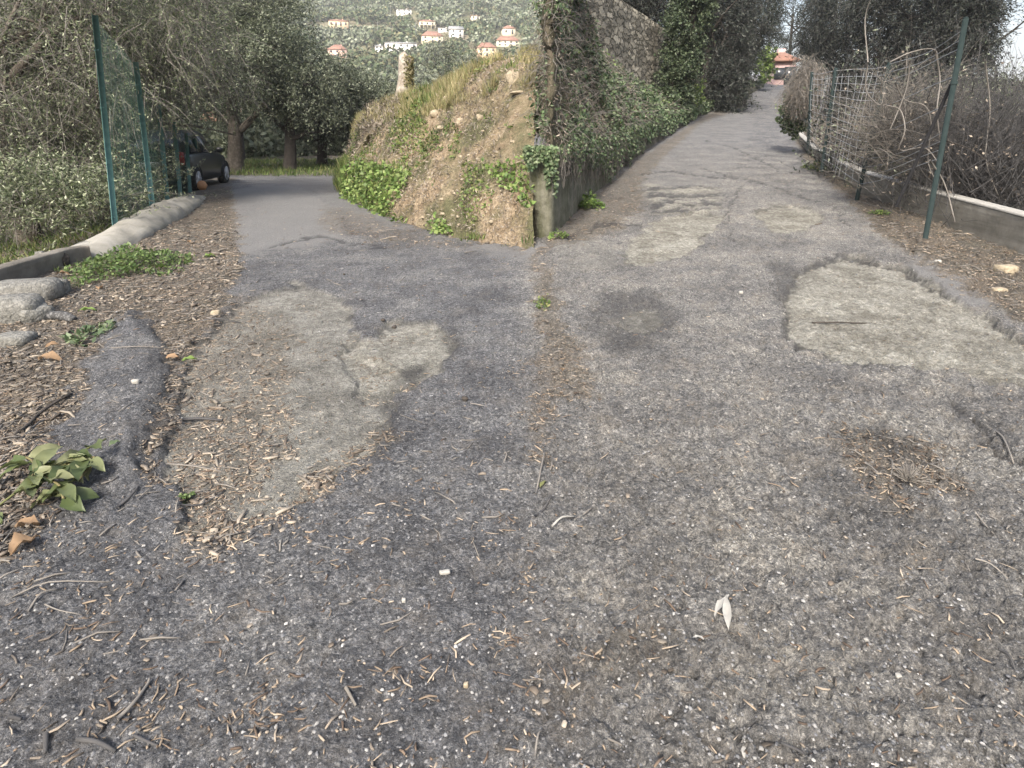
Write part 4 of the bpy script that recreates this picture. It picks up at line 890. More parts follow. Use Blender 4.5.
house(228, 128, 40, 6, M['peach'], M['tile'], 'red-roofed low house glimpsed through the olive branches above the car', Y=60, storeys=1, rh=1.4, d=6, rot=.1)
pk = house(777, 87, 18, 21, M['pinkhazy'], M['tile'], 'haze-dulled pink house with dark door where the climbing lane disappears', Y=63, storeys=1, rh=1.2, d=5, rot=-.15, group='houses at the lane ends')
for (px, py, h, lab) in [(474, 30, 9, 'tall thin mast on the far hillside'), (391, 24, 4, 'thin utility pole upper left on the hillside'), (416, 44, 4, 'thin utility pole beside the long white house'), (378, 40, 3.5, 'short pole above the tiny white hut')]:
    for Y in np.arange(140, 900, 3.):
        p = at(px, py, Y)
        if p.z <= float(land_z(np.array(p.x), np.array(Y))): break
    mb = MB(); hh = h*3.; mb.tube([Vector((p.x, p.y, p.z-1)), Vector((p.x, p.y, p.z+hh*.5)), Vector((p.x, p.y, p.z+hh))], [.25, .2, .14], 6); mb.box((p.x, p.y, p.z+hh*.93), (1.8, .18, .18)); tag(mb.build('utility_pole', M['stone']), lab, 'pole', 'poles on the far hillside')
rg = np.random.default_rng(9)
n = 9500; yy = 150+650*rg.random(n)**1.0; uu = -.62+.75*rg.random(n); xx = uu*yy; zz = land_z(xx, yy)
hs_ = [o for o in C.objects if o.name.startswith('house')]
keep = np.ones(n, bool)
for o in hs_:
    if o.location.y > 120:
        lx, ly = o.location.x, o.location.y; ang = xx/yy-lx/ly
        keep &= ~((np.abs(ang) < .027) & (yy < ly+6) & (yy > ly-32))
keep &= ~(fbm(xx/50, yy/50, 2, 17) < -.42)
xx, yy, zz = xx[keep], yy[keep], zz[keep]; n = len(xx)
r_ = 2.3+2.0*rg.random(n); m_ = 34; d = rv(n*m_, rg); rep = lambda a: np.repeat(a, m_)
d[:, 2] = np.abs(d[:, 2])*1.1-.15; rr = rep(r_)*(.75+.35*rg.random(n*m_))
c = np.stack([rep(xx)+d[:, 0]*rr, rep(yy)+d[:, 1]*rr, rep(zz)+.8*rep(r_)+d[:, 2]*rr*.95], 1)
kind_ = rep(vn(xx/14, yy/14, 3)+.35*rg.random(n))
M['hillolive'] = leafmat('hillside olive foliage', [(.10, .12, .075), (.14, .165, .105), (.19, .21, .145), (.24, .26, .19)], .1, .8, .06)
M['hilldark'] = leafmat('hillside oak foliage', [(.05, .075, .035), (.08, .11, .05), (.11, .14, .07), (.16, .15, .08)], .1, .8, .06)
for lo, hi, mt in ((-1, .66, 'hillolive'), (.66, 9, 'hilldark')):
    k = (kind_ >= lo) & (kind_ < hi); mb = MB(); q = k.sum(); mb.leaves(c[k]-rv(q, rg)*.5, rv(q, rg), d[k]+rv(q, rg)*.5, 1.9, 1.7, .1)
    tag(mb.build('hillside_wood', M[mt]), kind='stuff')
# ------------------------------------------------------------------ car
M['carpaint'] = NT('black car paint', .38, .35); M['carpaint'].col((.010, .011, .013)); M['carpaint'].b.inputs['Coat Weight'].default_value = .15; M['carpaint'] = M['carpaint'].m
M['carglass'] = NT('car glass', .08, .7); M['carglass'].col((.02, .024, .028)); M['carglass'] = M['carglass'].m
M['tyre'] = surf('tyre rubber', [(.012, .012, .012), (.03, .03, .028)], 10, .9, .3, 60, .003); M['rim'] = surf('alloy rim', [(.35, .36, .37), (.5, .5, .51)], 10, .35, .05, 60, .001, .6); M['red'] = surf('red tail lamp', [(.35, .02, .02), (.45, .04, .04)], 10, .25, .0, 60, .001, .6)
M['plastic'] = surf('black plastic', [(.015, .015, .015), (.03, .03, .03)], 10, .7, .2, 60, .002)
M['plate'] = surf('pale plate', [(.6, .6, .58), (.7, .7, .68)], 10, .5, .0, 60, .001)
def make_car(locn, rz):
    e = empty('parked_car', locn, rz); tag(e, 'black compact car parked facing away beyond the green fence', 'car')
    # x across, y forward (rear at 0), length 3.6
    st = [  # y, halfw_low, halfw_belt, z_low, z_belt, z_top, halfw_top
        (0.0, .72, .74, .42, .86, .88, .70), (.08, .80, .82, .30, .92, .95, .74), (.45, .86, .86, .24, .95, .97, .8), (1.3, .87, .87, .22, .95, .97, .82), (2.2, .87, .87, .22, .93, .95, .82), (2.75, .86, .85, .22, .90, .93, .78), (3.2, .84, .82, .24, .82, .86, .7), (3.5, .76, .74, .3, .68, .72, .62), (3.6, .62, .6, .38, .58, .6, .5)]
    rows = []
    for y, a, b_, z0, zb, zt, tt in st:
        zm = (z0+zb)/2
        h = [(a*.8, z0-.03), (a, z0+.03), (a+.015, zm), (b_, zb-.05), (b_-.03, zb), (tt, zt)]
        rows.append([(x, y, z) for x, z in h]+[(-x, y, z) for x, z in h[::-1]])
    G = np.array(rows); n, r = G.shape[:2]; ii = np.arange(n*r).reshape(n, r)
    q = np.stack([ii[:-1], np.roll(ii, -1, 1)[:-1], np.roll(ii, -1, 1)[1:], ii[1:]], -1).reshape(-1, 4)
    mb = MB(); mb.add(G.reshape(-1, 3), q)
    for k in (0, n-1):
        cc = G[k].mean(0); nn = mb.n; mb.add([cc]); mb.t.append(np.array([(k*r+i, k*r+(i+1) % r, nn) for i in range(r)]))
    # greenhouse
    gs = [(.06, .70, .90, .66, 1.0), (.22, .76, .93, .6, 1.40), (.55, .79, .94, .63, 1.54), (1.3, .80, .95, .64, 1.58), (1.9, .80, .94, .62, 1.54), (2.35, .79, .93, .6, 1.30), (2.85, .76, .91, .7, .96)]
    rows = [[(a, y, z0), (b_+.03, y, z1-.06), (b_-.06, y, z1), (-b_+.06, y, z1), (-b_-.03, y, z1-.06), (-a, y, z0)] for y, a, z0, b_, z1 in gs]
    G = np.array(rows); n, r = G.shape[:2]; ii = np.arange(n*r).reshape(n, r); q = np.stack([ii[:-1], np.roll(ii, -1, 1)[:-1], np.roll(ii, -1, 1)[1:], ii[1:]], -1).reshape(-1, 4)
    mb.add(G.reshape(-1, 3), list(q)+[(0, 1, 4, 5), (1, 2, 3, 4), ((n-1)*r, (n-1)*r+5, (n-1)*r+4, (n-1)*r+1)])
    mb.build('body', M['carpaint'], e)
    for s_ in (1, -1):
        for nm, ys in (('side_window', [(.42, 1.25)]), ('side_window', [(1.33, 2.3)])):
            (y0, y1) = ys[0]; mb = MB()
            zt0 = np.interp(y0, [g[0] for g in gs], [g[4] for g in gs])-.13; zt1 = np.interp(y1, [g[0] for g in gs], [g[4] for g in gs])-.13
            v = [(s_*.812, y0, .99), (s_*.812, y1, .98), (s_*.70, y1, max(zt1, 1.1)), (s_*.685, y0, zt0)]
            v2 = [(x-s_*.03, y, z) for x, y, z in v]; mb.add(v+v2, [(0, 1, 2, 3), (4, 7, 6, 5), (0, 4, 5, 1), (1, 5, 6, 2), (2, 6, 7, 3), (3, 7, 4, 0)]); mb.build(nm, M['carglass'], e)
        mb = MB(); mb.box((s_*.86, 1.78-.5, .88), (.035, .14, .03), bev=.008); mb.build('door_handle', M['plastic'], e)
        mb = MB(); mb.blob((s_*.97, 2.25, 1.02), (.2, .12, .15), 3, 0, 10, 8, .03); mb.tube([(s_*.84, 2.27, .96), (s_*.95, 2.26, 1.0)], .025, 6); mb.build('mirror', M['carpaint'], e)
        mb = MB(); mb.box((s_*.72, .02, .98-.12), (.16, .1, .34), bev=.03); mb.build('tail_light', M['red'], e)
        for y in (.62, 3.02):
            w = empty('wheel', (s_*.76, y, .31)); w.parent = e
            mb = MB(); th = np.linspace(0, 2*PI, 29)[:-1]; prof = [(-.1, .2), (-.1, .29), (-.07, .315), (.07, .315), (.1, .29), (.1, .2)]
            rows = np.array([[(x, r__*math.cos(t), r__*math.sin(t)) for t in th] for x, r__ in prof]); a, b_ = rows.shape[:2]; ii = np.arange(a*b_).reshape(a, b_)
            mb.add(rows.reshape(-1, 3), np.stack([ii, np.roll(ii, -1, 1), np.roll(np.roll(ii, -1, 1), -1, 0), np.roll(ii, -1, 0)], -1).reshape(-1, 4)); mb.build('tyre', M['tyre'], w, True)
            mb = MB(); mb.tube([(s_*.07, 0, 0), (s_*.1, 0, 0)], .05, 10)
            for k in range(5):
                t = k*2*PI/5; c_ = Vector((s_*.085, .11*math.cos(t), .11*math.sin(t)))
                mb.tube([(s_*.085, .03*math.cos(t), .03*math.sin(t)), (s_*.075, .2*math.cos(t), .2*math.sin(t))], [.028, .036], 6)
            rr_ = np.array([[(s_*x, r__*math.cos(t), r__*math.sin(t)) for t in th] for x, r__ in ((.05, .19), (.1, .205), (.1, .185), (.05, .18))]); ii = np.arange(4*28).reshape(4, 28)
            mb.add(rr_.reshape(-1, 3), np.stack([ii, np.roll(ii, -1, 1), np.roll(np.roll(ii, -1, 1), -1, 0), np.roll(ii, -1, 0)], -1).reshape(-1, 4)); mb.build('rim', M['rim'], w)
            mb = MB()   # arch lip
            mb.tube([(s_*.872, y+.36*math.cos(t), .31+.36*math.sin(t)) for t in np.linspace(0, PI, 9)], .022, 5, 1); mb.build('wheel_arch', M['plastic'], e)
    mb = MB(); mb.box((0, -.01, .5), (1.6, .18, .22), bev=.06); mb.build('bumper', M['plastic'], e)
    mb = MB(); mb.box((0, -.03, .72), (.5, .03, .12)); mb.build('number_plate', M['plate'], e)
    v = [(-.6, .045, 1.0), (.6, .045, 1.0), (.52, .16, 1.34), (-.52, .16, 1.34)]; mb = MB(); mb.add(v+[(x, y+.04, z) for x, y, z in v], [(0, 1, 2, 3), (4, 7, 6, 5), (0, 4, 5, 1), (1, 5, 6, 2), (2, 6, 7, 3), (3, 7, 4, 0)]); mb.build('rear_window', M['carglass'], e)
    return e
make_car((-9.05, 15.1, -.02), rad(9))
# wheels offset outward to show proud of the body
for o in C.objects:
    if o.name.startswith('wheel') and o.type == 'EMPTY': o.location.x = .80 if o.location.x > 0 else -.80
# broken pot / block
a = hit(202, 190); mb = MB(); mb.blob((a.x, a.y, a.z+.12), (.28, .22, .26), 8, .4, 9, 7, .15); tag(mb.build('broken_block', M['terracotta']), 'broken terracotta block at the far end of the pale concrete kerb', 'block')
a = hit(190, 188); mb = MB(); mb.tube([(a.x, a.y, a.z-.1), (a.x, a.y, a.z+.35)], [.075, .07], 9); tag(mb.build('wooden_stake', M['tanstone']), 'short pale cut stake just left of the terracotta block', 'stake')
# ------------------------------------------------------------------ litter on the ground
def scatter(n, rng, y0, y1, ulim=1., pw_=-1.6):
    a, b_ = y0**(pw_+1), y1**(pw_+1); y = (a+(b_-a)*rng.random(n))**(1/(pw_+1)); x = (rng.random(n)*2-1)*ulim*(y+.3); return x, y
def chips(n, seed, y0, y1, prob, lmin, lmax, wd, mat, name, th=.4):
    rng = np.random.default_rng(seed); x, y = scatter(n, rng, y0, y1); m = masks(x, y); k = rng.random(n) < prob(m, x, y); x, y = x[k], y[k]; m = {a: b_[k] for a, b_ in m.items()}
    z = height(x, y, m); n = len(x); L = lmin+(lmax-lmin)*rng.random(n)**2.5; L = L*np.clip(y/5, 1, 1.6); W = wd*(.5+rng.random(n))*np.clip(y/4, 1, 2); an = rng.random(n)*2*PI
    d = np.stack([np.cos(an), np.sin(an), rng.normal(size=n)*.12], 1); d /= np.linalg.norm(d, axis=1, keepdims=True); up = np.array([0, 0, 1.])+rng.normal(size=(n, 3))*.35
    s_ = np.cross(d, up); s_ /= np.linalg.norm(s_, axis=1, keepdims=True); up = np.cross(s_, d); c = np.stack([x, y, z+W*th*.5+.001], 1)
    L = L[:, None]; W = W[:, None]; vs = []
    bend = (rng.random((n, 1))-.5)*.3*L
    for e_ in (-.5, 0, .5):
        for a, b_ in ((-.5, -.5), (.5, -.5), (.4, .5), (-.4, .5)):
            tp = 1 if e_ == 0 else .7; vs.append(c+d*L*e_+s_*W*a*tp+up*W*th*b_*tp+(s_*bend if e_ == 0 else 0))
    v = np.stack(vs, 1).reshape(-1, 3); o_ = (np.arange(n)*12)[:, None]
    q = []
    for r_ in (0, 4):
        for i in range(4): q.append((r_+i, r_+(i+1) % 4, r_+4+(i+1) % 4, r_+4+i))
    q += [(3, 2, 1, 0), (8, 9, 10, 11)]
    q = (o_[:, :, None]+np.array(q)[None]).reshape(-1, 4); mb = MB(); mb.add(v, q); return mb.build(name, mat)
tag(chips(16000, 504, 1.6, 9, lambda m, x, y: m['dirt']**2*(x < 0)*.8, .03, .11, .015, M['dry'], 'bark_chunks', .5), kind='stuff')
onr = lambda m: (1-m['out'])
def pr1(m, x, y):
    L = x < .1
    cl = ss(.1, .5, fbm(x*3, y*3, 3, 61))
    cl2 = ss(.25, .6, fbm(x*9, y*9, 2, 66))
    p = m['dirt']*.9*ss(1.2, 2.6, y)+(.03+.35*m['light'])*L*cl+.03*cl*cl2+.012+.12*cl2*cl*L+.25*m['light']*L*cl2
    return np.clip(p, 0, 1)*np.where(m['out'] > .5, .25, 1)
tag(chips(230000, 501, 1.05, 17, pr1, .008, .06, .005, M['chips'], 'wood_chips'), kind='stuff')
tag(chips(26000, 502, 1.05, 10, lambda m, x, y: np.clip(m['dirt']**2.5+.03*(x < 0)+.006, 0, 1)*ss(1.2, 2.6, y), .04, .14, .005, M['twig'], 'small_twigs', .8), kind='stuff')
tag(chips(60000, 503, 1.05, 12, lambda m, x, y: np.clip((m['dirt'])*.8+.008, 0, 1)*ss(1., 2.6, y), .01, .035, .014, M['dry'], 'leaf_litter', .12), kind='stuff')
# loose stones set in asphalt
def stones(n, seed, mat, name, s0, s1, prob, y1=7):
    rng = np.random.default_rng(seed); x, y = scatter(n, rng, 1.05, y1, 1., -1.8); m = masks(x, y); k = rng.random(n) < prob(m, x, y); x, y = x[k], y[k]; m = {a: b_[k] for a, b_ in m.items()}; z = height(x, y, m); n = len(x)
    s_ = (s0+(s1-s0)*rng.random(n)**3)*np.clip(y/3, 1, 2)
    base_ = np.array([(1, 0, 0), (.3, .9, .1), (-.7, .6, 0), (-.8, -.5, .05), (.2, -1, 0), (.35, .1, .55), (-.3, .15, .5), (-.05, -.4, .45)])
    tri = np.array([(0, 1, 5), (1, 2, 6), (1, 6, 5), (2, 3, 6), (3, 4, 7), (3, 7, 6), (4, 0, 5), (4, 5, 7), (5, 6, 7)])
    an = rng.random(n)*6.28; B = base_[None]*(1+rng.normal(size=(n, 8, 3))*.2)*s_[:, None, None]
    X = B[..., 0]*np.cos(an)[:, None]-B[..., 1]*np.sin(an)[:, None]; Y_ = B[..., 0]*np.sin(an)[:, None]+B[..., 1]*np.cos(an)[:, None]
    v = np.stack([X+x[:, None], Y_+y[:, None], B[..., 2]+z[:, None]-.0022], -1).reshape(-1, 3); t = (np.arange(n)*8)[:, None, None]+tri[None]
    mb = MB(); mb.add(v, None, t.reshape(-1, 3)); return mb.build(name, mat)
M['agg'] = leafmat('grey aggregate', [(.06, .063, .068), (.10, .102, .108), (.15, .152, .155), (.21, .208, .205), (.28, .275, .26), (.12, .12, .12)], 0, .8, 8)
M['aggw'] = leafmat('white quartz chips', [(.26, .26, .25), (.42, .41, .40), (.2, .195, .18)], 0, .7, 8)
tag(stones(24000, 601, M['agg'], 'loose_gravel', .0025, .0075, lambda m, x, y: np.clip(1-.6*m['dirt']-.4*m['light'], .1, 1)), kind='stuff')
tag(stones(350, 602, M['aggw'], 'white_chippings', .0025, .008, lambda m, x, y: 1.+0*x), kind='stuff')
tag(stones(3000, 603, M['aggw'], 'pale_gravel', .002, .006, lambda m, x, y: np.clip(m['light']+.6*m['dirt'], 0, 1)), kind='stuff')
# ------------------------------------------------------------------ individual finds
def surfpt(px, py):
    h_ = hit(px, py); return Vector((h_.x, h_.y, gz(h_.x, h_.y)))
def stick(pp, r_, label, mat='twig', name='stick', lift=.008):
    P = [surfpt(*p)+Vector((0, 0, r_+lift*(i % 2))) for i, p in enumerate(pp)]; mb = MB(); mb.tube(P, [r_*(1-.5*i/len(P)) for i in range(len(P))], 6, 3)
    return tag(mb.build(name, M[mat]), label, 'stick', 'sticks lying on the ground')
for pp, r_, lb, mt in [([(165, 456), (190, 462), (222, 467)], .006, 'thin straight tan stick on the pale worn patch', 'twig'), ([(182, 418), (200, 415), (222, 416)], .011, 'stubby grey-brown stick in the litter beside the asphalt hump', 'twigd'), ([(22, 432), (45, 412), (72, 398)], .012, 'thick dark stick lying on the litter at the left edge', 'barkdark'),
    ([(14, 452), (40, 425), (65, 415)], .007, 'grey twig under the thick dark stick', 'twigd'), ([(12, 598), (50, 588), (110, 582)], .004, 'long straw-coloured stem lying at the lower left', 'twig'), ([(28, 612), (42, 600), (60, 590)], .005, 'split straw blade crossing the long stem', 'twig'), ([(45, 606), (60, 614), (82, 614)], .003, 'thin curved stem below the straw blade', 'twig'),
    ([(46, 735), (46, 757)], .008, 'brown chunk of twig at the bottom left edge, pointing down', 'twigd'), ([(78, 742), (98, 748), (116, 754)], .008, 'brown twig at the bottom edge beside the chunk', 'twigd'), ([(118, 722), (134, 708), (147, 688), (150, 682)], .007, 'curved peeled twig near the bottom left', 'twig'), ([(134, 738), (150, 744), (162, 747)], .005, 'short brown twig right of the curved peeled one', 'twigd'),
    ([(346, 692), (356, 709)], .006, 'pale split wood chip low in the middle of the left lane', 'twig'), ([(10, 721), (22, 724)], .007, 'stub of twig touching the lower left edge', 'twigd'), ([(118, 505), (130, 498), (139, 487)], .008, 'broken forked twig in front of the asphalt hump', 'twigd'), ([(138, 500), (150, 490), (160, 480)], .004, 'pale thin twig next to the broken forked one', 'twig'), ([(180, 505), (200, 500), (225, 485)], .005, 'brown bent stem behind the little weed', 'twigd'),
    ([(100, 305), (70, 295), (30, 282)], .008, 'brown branch across the rubble by the stone kerb', 'twigd'), ([(185, 325), (215, 321), (240, 320)], .009, 'weathered stick in the verge beyond the asphalt hump', 'twigd'), ([(108, 352), (140, 355), (170, 352)], .005, 'thin stem lying over the top of the asphalt hump', 'twig'),
    ([(812, 318), (840, 320), (878, 317)], .009, 'dark stick lying across the large pale patch', 'barkdark'), ([(865, 465), (875, 475), (888, 490)], .006, 'grey twig at the edge of the dry-weed pothole', 'twig'), ([(990, 422), (1003, 437), (1014, 462)], .007, 'curved pale twig near the right edge', 'twig'), ([(884, 456), (892, 466), (890, 480)], .004, 'upright stem bit inside the dry-weed pothole', 'twig'),
    ([(975, 515), (985, 525), (1000, 535)], .004, 'thin twig lower right of the dry-weed pothole', 'twig'), ([(1000, 650), (1010, 660), (1020, 675)], .005, 'dark twig at the lower right edge', 'twigd'), ([(975, 562), (990, 568), (1008, 578)], .004, 'straw stem near the right edge', 'twig'), ([(536, 495), (541, 475), (545, 452)], .006, 'pale upright-looking stick on the central litter strip', 'twig'), ([(534, 520), (543, 510), (551, 502)], .006, 'dead grey leaf stalk below the central litter strip', 'twigd'),
    ([(552, 528), (562, 523), (575, 516)], .006, 'whitish bark sliver on the asphalt beside the central strip', 'cap'), ([(625, 548), (628, 560)], .003, 'tiny straw bit on the right lane', 'twig'), ([(796, 505), (797, 522)], .005, 'short pale stem standing out on the right lane', 'twig'), ([(535, 755), (538, 740), (543, 728)], .004, 'pale stem at the bottom centre', 'twig'), ([(608, 738), (622, 746)], .004, 'brown sliver low in the centre of the right lane', 'twig'), ([(780, 745), (800, 748), (810, 750)], .005, 'brown twig at the bottom of the right lane', 'twigd')]:
    stick(pp, r_*.8, lb, mt)
def rock(px, py, w, h, label, mat='stone', seed=1, d=.8, rz=0, amp=.25):
    a = surfpt(px, py); k = a.length/F; mb = MB(); mb.blob((0, 0, 0), (w*k*.8, w*k*d*.8, h*k*.9), seed, rz, 12, 8, amp*.55, .5); o = mb.build('rock', M[mat]); o.location = a+Vector((0, 0, h*k*.28)); return tag(o, label, 'rock', 'loose stones on the verges')
rock(16, 318, 46, 26, 'flat grey stone with clean top at the left edge', 'stone', 3, .8, .2, .12)
rock(24, 298, 66, 22, 'largest grey slab leaning against the dark stone kerb', 'stone', 4, .6, .3, .12); rock(14, 342, 34, 12, 'thin grey slab below the flat grey stone', 'stone', 5, .8, 0, .12)
rock(56, 292, 24, 18, 'squarish stone right of the leaning slab', 'stone', 6, .8, .5); rock(42, 268, 8, 20, 'upright narrow stone by the old kerb', 'stone', 7, .7, .1); rock(60, 266, 18, 12, 'dark pointed stone near the green weeds', 'barkdark', 8, .8, .7)
rock(36, 318, 30, 16, 'grey stone behind the charred wood', 'stone', 14, .8, 1.); rock(216, 316, 10, 6, 'small pale stone in the verge litter beside the weathered stick', 'tanstone', 9); rock(1006, 270, 18, 10, 'yellowish stone on the right verge under the parapet', 'tanstone', 10, .8, .2)
rock(938, 263, 6, 5, 'tiny white stone on the right verge', 'cap', 11); rock(1000, 290, 12, 7, 'small brownish stone right of the pale strip on the verge', 'tanstone', 12); rock(137, 392, 8, 5, 'white pebble on top of the asphalt hump', 'cap', 15); rock(445, 575, 14, 5, 'bright white flake on the dark left lane', 'cap', 16, .5, .2); rock(404, 603, 6, 6, 'small white pebble lower left of the white flake', 'cap', 17)
rock(466, 686, 8, 9, 'tan chip low on the dark left lane', 'tanstone', 18); rock(867, 636, 6, 5, 'white pebble in the lower right lane', 'cap', 19); rock(898, 679, 7, 4, 'pale pebble below the white one in the right lane', 'cap', 20); rock(752, 700, 5, 6, 'white pebble near the long crack at the bottom', 'cap', 21); rock(741, 293, 5, 3, 'white fleck on the asphalt before the large pale patch', 'cap', 22)
rock(383, 321, 5, 3, 'dark clod on the rim of the round pothole, left one', 'barkdark', 23); rock(394, 324, 6, 4, 'dark clod on the rim of the round pothole, right one', 'barkdark', 24); rock(465, 402, 8, 5, 'black stone on the dark asphalt edge', 'barkdark', 25)
# charred wood
a = surfpt(64, 322); mb = MB(); mb.tube([(a.x-.13, a.y+.03, a.z+.035), (a.x, a.y, a.z+.04), (a.x+.12, a.y-.05, a.z+.025)], [.035, .038, .028], 9); tag(mb.build('charred_log', surf('charred bark', [(.02, .02, .02), (.06, .06, .06), (.25, .25, .25)], 40, .9, 1, 60, .01)), 'short dark charred log on the rubble at left', 'log')
# large dry leaves
def leafobj(px, py, an, L, W, label, mat, curl=.5, lift=.02, tilt=.3, group='single leaves on the ground'):
    a = surfpt(px, py); mb = MB(); d = Vector((math.cos(an), math.sin(an), tilt*.3)); n = Vector((.3*math.sin(px), .3*math.cos(py), 1)); mb.bigleaf((0, 0, 0), d, n, L, W, curl); o = mb.build('fallen_leaf', M[mat]); o.location = a+Vector((0, 0, lift)); return tag(o, label, 'leaf', group)
for l_ in [(38, 362, .0, .17, .07, 'large curled orange leaf in the left litter', 'orange', .9, .035), (46, 350, .9, .09, .05, 'small orange leaf just above the large curled one', 'orange', .5, .03), (98, 290, 1.9, .11, .06, 'upright tan leaf in front of the green weed patch', 'orange', .7, .02), (56, 275, .4, .12, .07, 'pink-brown curled leaf beside the dark pointed stone', 'orange', .6, .03), (166, 361, .2, .08, .05, 'rust leaf against the asphalt hump edge', 'orange', .3, .015), (190, 243, 2.2, .16, .05, 'narrow orange leaf on the verge beyond the weeds', 'orange', .5, .02),
    (182, 360, .3, .09, .05, 'flat yellow-green leaf right of the asphalt hump', 'younggreen', .2, .01), (100, 326, .1, .13, .05, 'bright green leaf on the litter above the hump', 'younggreen', .3, .02), (78, 313, .3, .14, .06, 'broad green leaf near the charred log', 'younggreen', .3, .02), (204, 258, .8, .13, .1, 'pale green leaf lying on the road edge litter', 'younggreen', .3, .02), (186, 264, .3, .1, .05, 'small lime leaf left of the pale green one', 'younggreen', .3, .015), (165, 262, 1., .14, .08, 'dark green leaf at the right tip of the weeds', 'ivy', .3, .03), (155, 270, .5, .12, .1, 'yellow leaf at the lower right of the weeds', 'younggreen', .3, .03),
    (110, 455, 1.2, .055, .035, 'dark green folded leaf standing near the sprig', 'ivy', .3, .01), (714, 622, .85, .11, .025, 'left of the two silvery olive leaves on the right lane', 'cap', .1, .022), (728, 640, 1.3, .13, .027, 'right of the two silvery olive leaves on the right lane', 'cap', .1, .024), (705, 640, 2.8, .04, .014, 'small pale curled leaf below the two silvery ones', 'cap', .5, .006), (779, 598, 1.1, .05, .012, 'narrow khaki leaf on the right lane', 'straw', .4, .006), (562, 372, 1.3, .05, .03, 'beige leaf at the rim of the central litter', 'orange', .4, .01), (745, 755, 1.3, .04, .012, 'pale leaf in the crack at the bottom', 'cap', .3, .005), (540, 490, 1.1, .06, .02, 'tan leaf in the central litter strip', 'straw', .3, .006),
    (10, 557, 1.2, .10, .09, 'large peach-coloured dry leaf below the green sprig', 'orange', .4, .02), (16, 535, .3, .08, .07, 'peach dry leaf under the green sprig', 'orange', .3, .04)]:
    leafobj(*l_)
# laurel sprig
a = surfpt(40, 505); e = empty('fallen_sprig', a+Vector((-.03, .03, 0))); e.scale = (1.9, 1.9, 1.5); tag(e, 'cut sprig of broad dull green leaves lying at the left edge', 'sprig')
rg = np.random.default_rng(12); mb = MB()
stems = [[(-.04, -.10, .02), (-.01, 0, .05), (.0, .08, .05), (.04, .17, .06)], [(-.01, 0, .05), (-.05, .06, .06), (-.10, .10, .05)], [(0, .05, .05), (.06, .10, .05), (.07, .03, .03)], [(0, .02, .05), (.05, 0, .04), (.08, -.03, .02)]]
for s_ in stems: mb.tube([Vector(p) for p in s_], .0028, 5)
mb.build('stem', M['straw'], e); mb = MB(); M['laurel'] = leafmat('dull laurel leaves', [(.06, .085, .03), (.10, .125, .05), (.17, .19, .09), (.22, .23, .12)], .2, .5)
for k in range(44):
    s_ = stems[k % 4]; t = rg.random()*(len(s_)-1.01); i = int(t); p = Vector(s_[i]).lerp(Vector(s_[i+1]), t-i); an = rg.random()*6.28
    mb.bigleaf(p, (math.cos(an), math.sin(an), rg.normal()*.3), (rg.normal()*.5, rg.normal()*.5, 1), .05+.03*rg.random(), .026+.012*rg.random(), .5)
mb.build('foliage', M['laurel'], e)
# weeds
def weed(px, py, rx, ry, n, label, mat, L, seed, h=.12, name='weed_patch'):
    a = surfpt(px, py); rg = np.random.default_rng(seed); e = empty(name, a); tag(e, label, 'weeds'); an = rg.random(n)*6.28; r_ = rg.random(n)**.65*(1+.55*fbm(np.cos(an)*1.6+seed, np.sin(an)*1.6, 2, seed)); x = r_*np.cos(an)*rx; y = r_*np.sin(an)*ry; z = height(x+a.x, y+a.y)-a.z
    zz_ = z+h*rg.random(n)*(1.1-r_)+.01; d = rv(n, rg)*.9; d[:, 2] = np.abs(d[:, 2])*.5+.1; mb = MB(); nn = rv(n, rg)*.5; nn[:, 2] += 1; mb.leaves(np.stack([x, y, zz_], 1), d, nn, L*(.5+rg.random(n)), L*.6*(.5+rg.random(n)), .15); mb.build('foliage', M[mat], e)
    k = n//6; P = np.stack([np.stack([x[:k], y[:k], z[:k]-.01], 1), np.stack([x[:k], y[:k], z[:k]], 1)+rv(k, rg)*.02+[0, 0, h*.3], np.stack([x[:k], y[:k], zz_[:k]], 1)+[0, 0, .01]], 1); mb = MB(); mb.tubes(P, np.full((k, 3), .0015), 3); mb.build('stems', M['grass'], e); return e
M['weed'] = leafmat('clover green leaves', [(.05, .085, .025), (.085, .135, .04), (.12, .18, .055), (.17, .23, .09)], .3, .5, 3)
weed(126, 268, .55, .75, 1900, 'bright green weed patch at the foot of the pale concrete kerb', 'weed', .045, 701, .24)
weed(90, 338, .13, .2, 130, 'sparse dark green weeds between the asphalt hump and the litter', 'ivy', .05, 702, .05); weed(187, 494, .028, .025, 45, 'tiny bright green weed at the tip of the pale worn patch', 'weed', .02, 703, .03)
weed(590, 208, .22, .25, 260, 'yellow-green sprouting plant at the foot of the mossy wall', 'younggreen', .07, 704, .3); weed(560, 238, .15, .12, 90, 'small yellowish weed low beside the mossy wall', 'younggreen', .05, 705, .1); weed(818, 170, .3, .6, 400, 'green weeds on the verge under the wire fence', 'grass', .06, 706, .2)
weed(880, 215, .16, .14, 160, 'mossy yellow-green weed on the right verge near the brace', 'younggreen', .04, 707, .03); weed(542, 305, .08, .2, 90, 'mossy weed in the central litter strip', 'grass', .03, 708, .03)
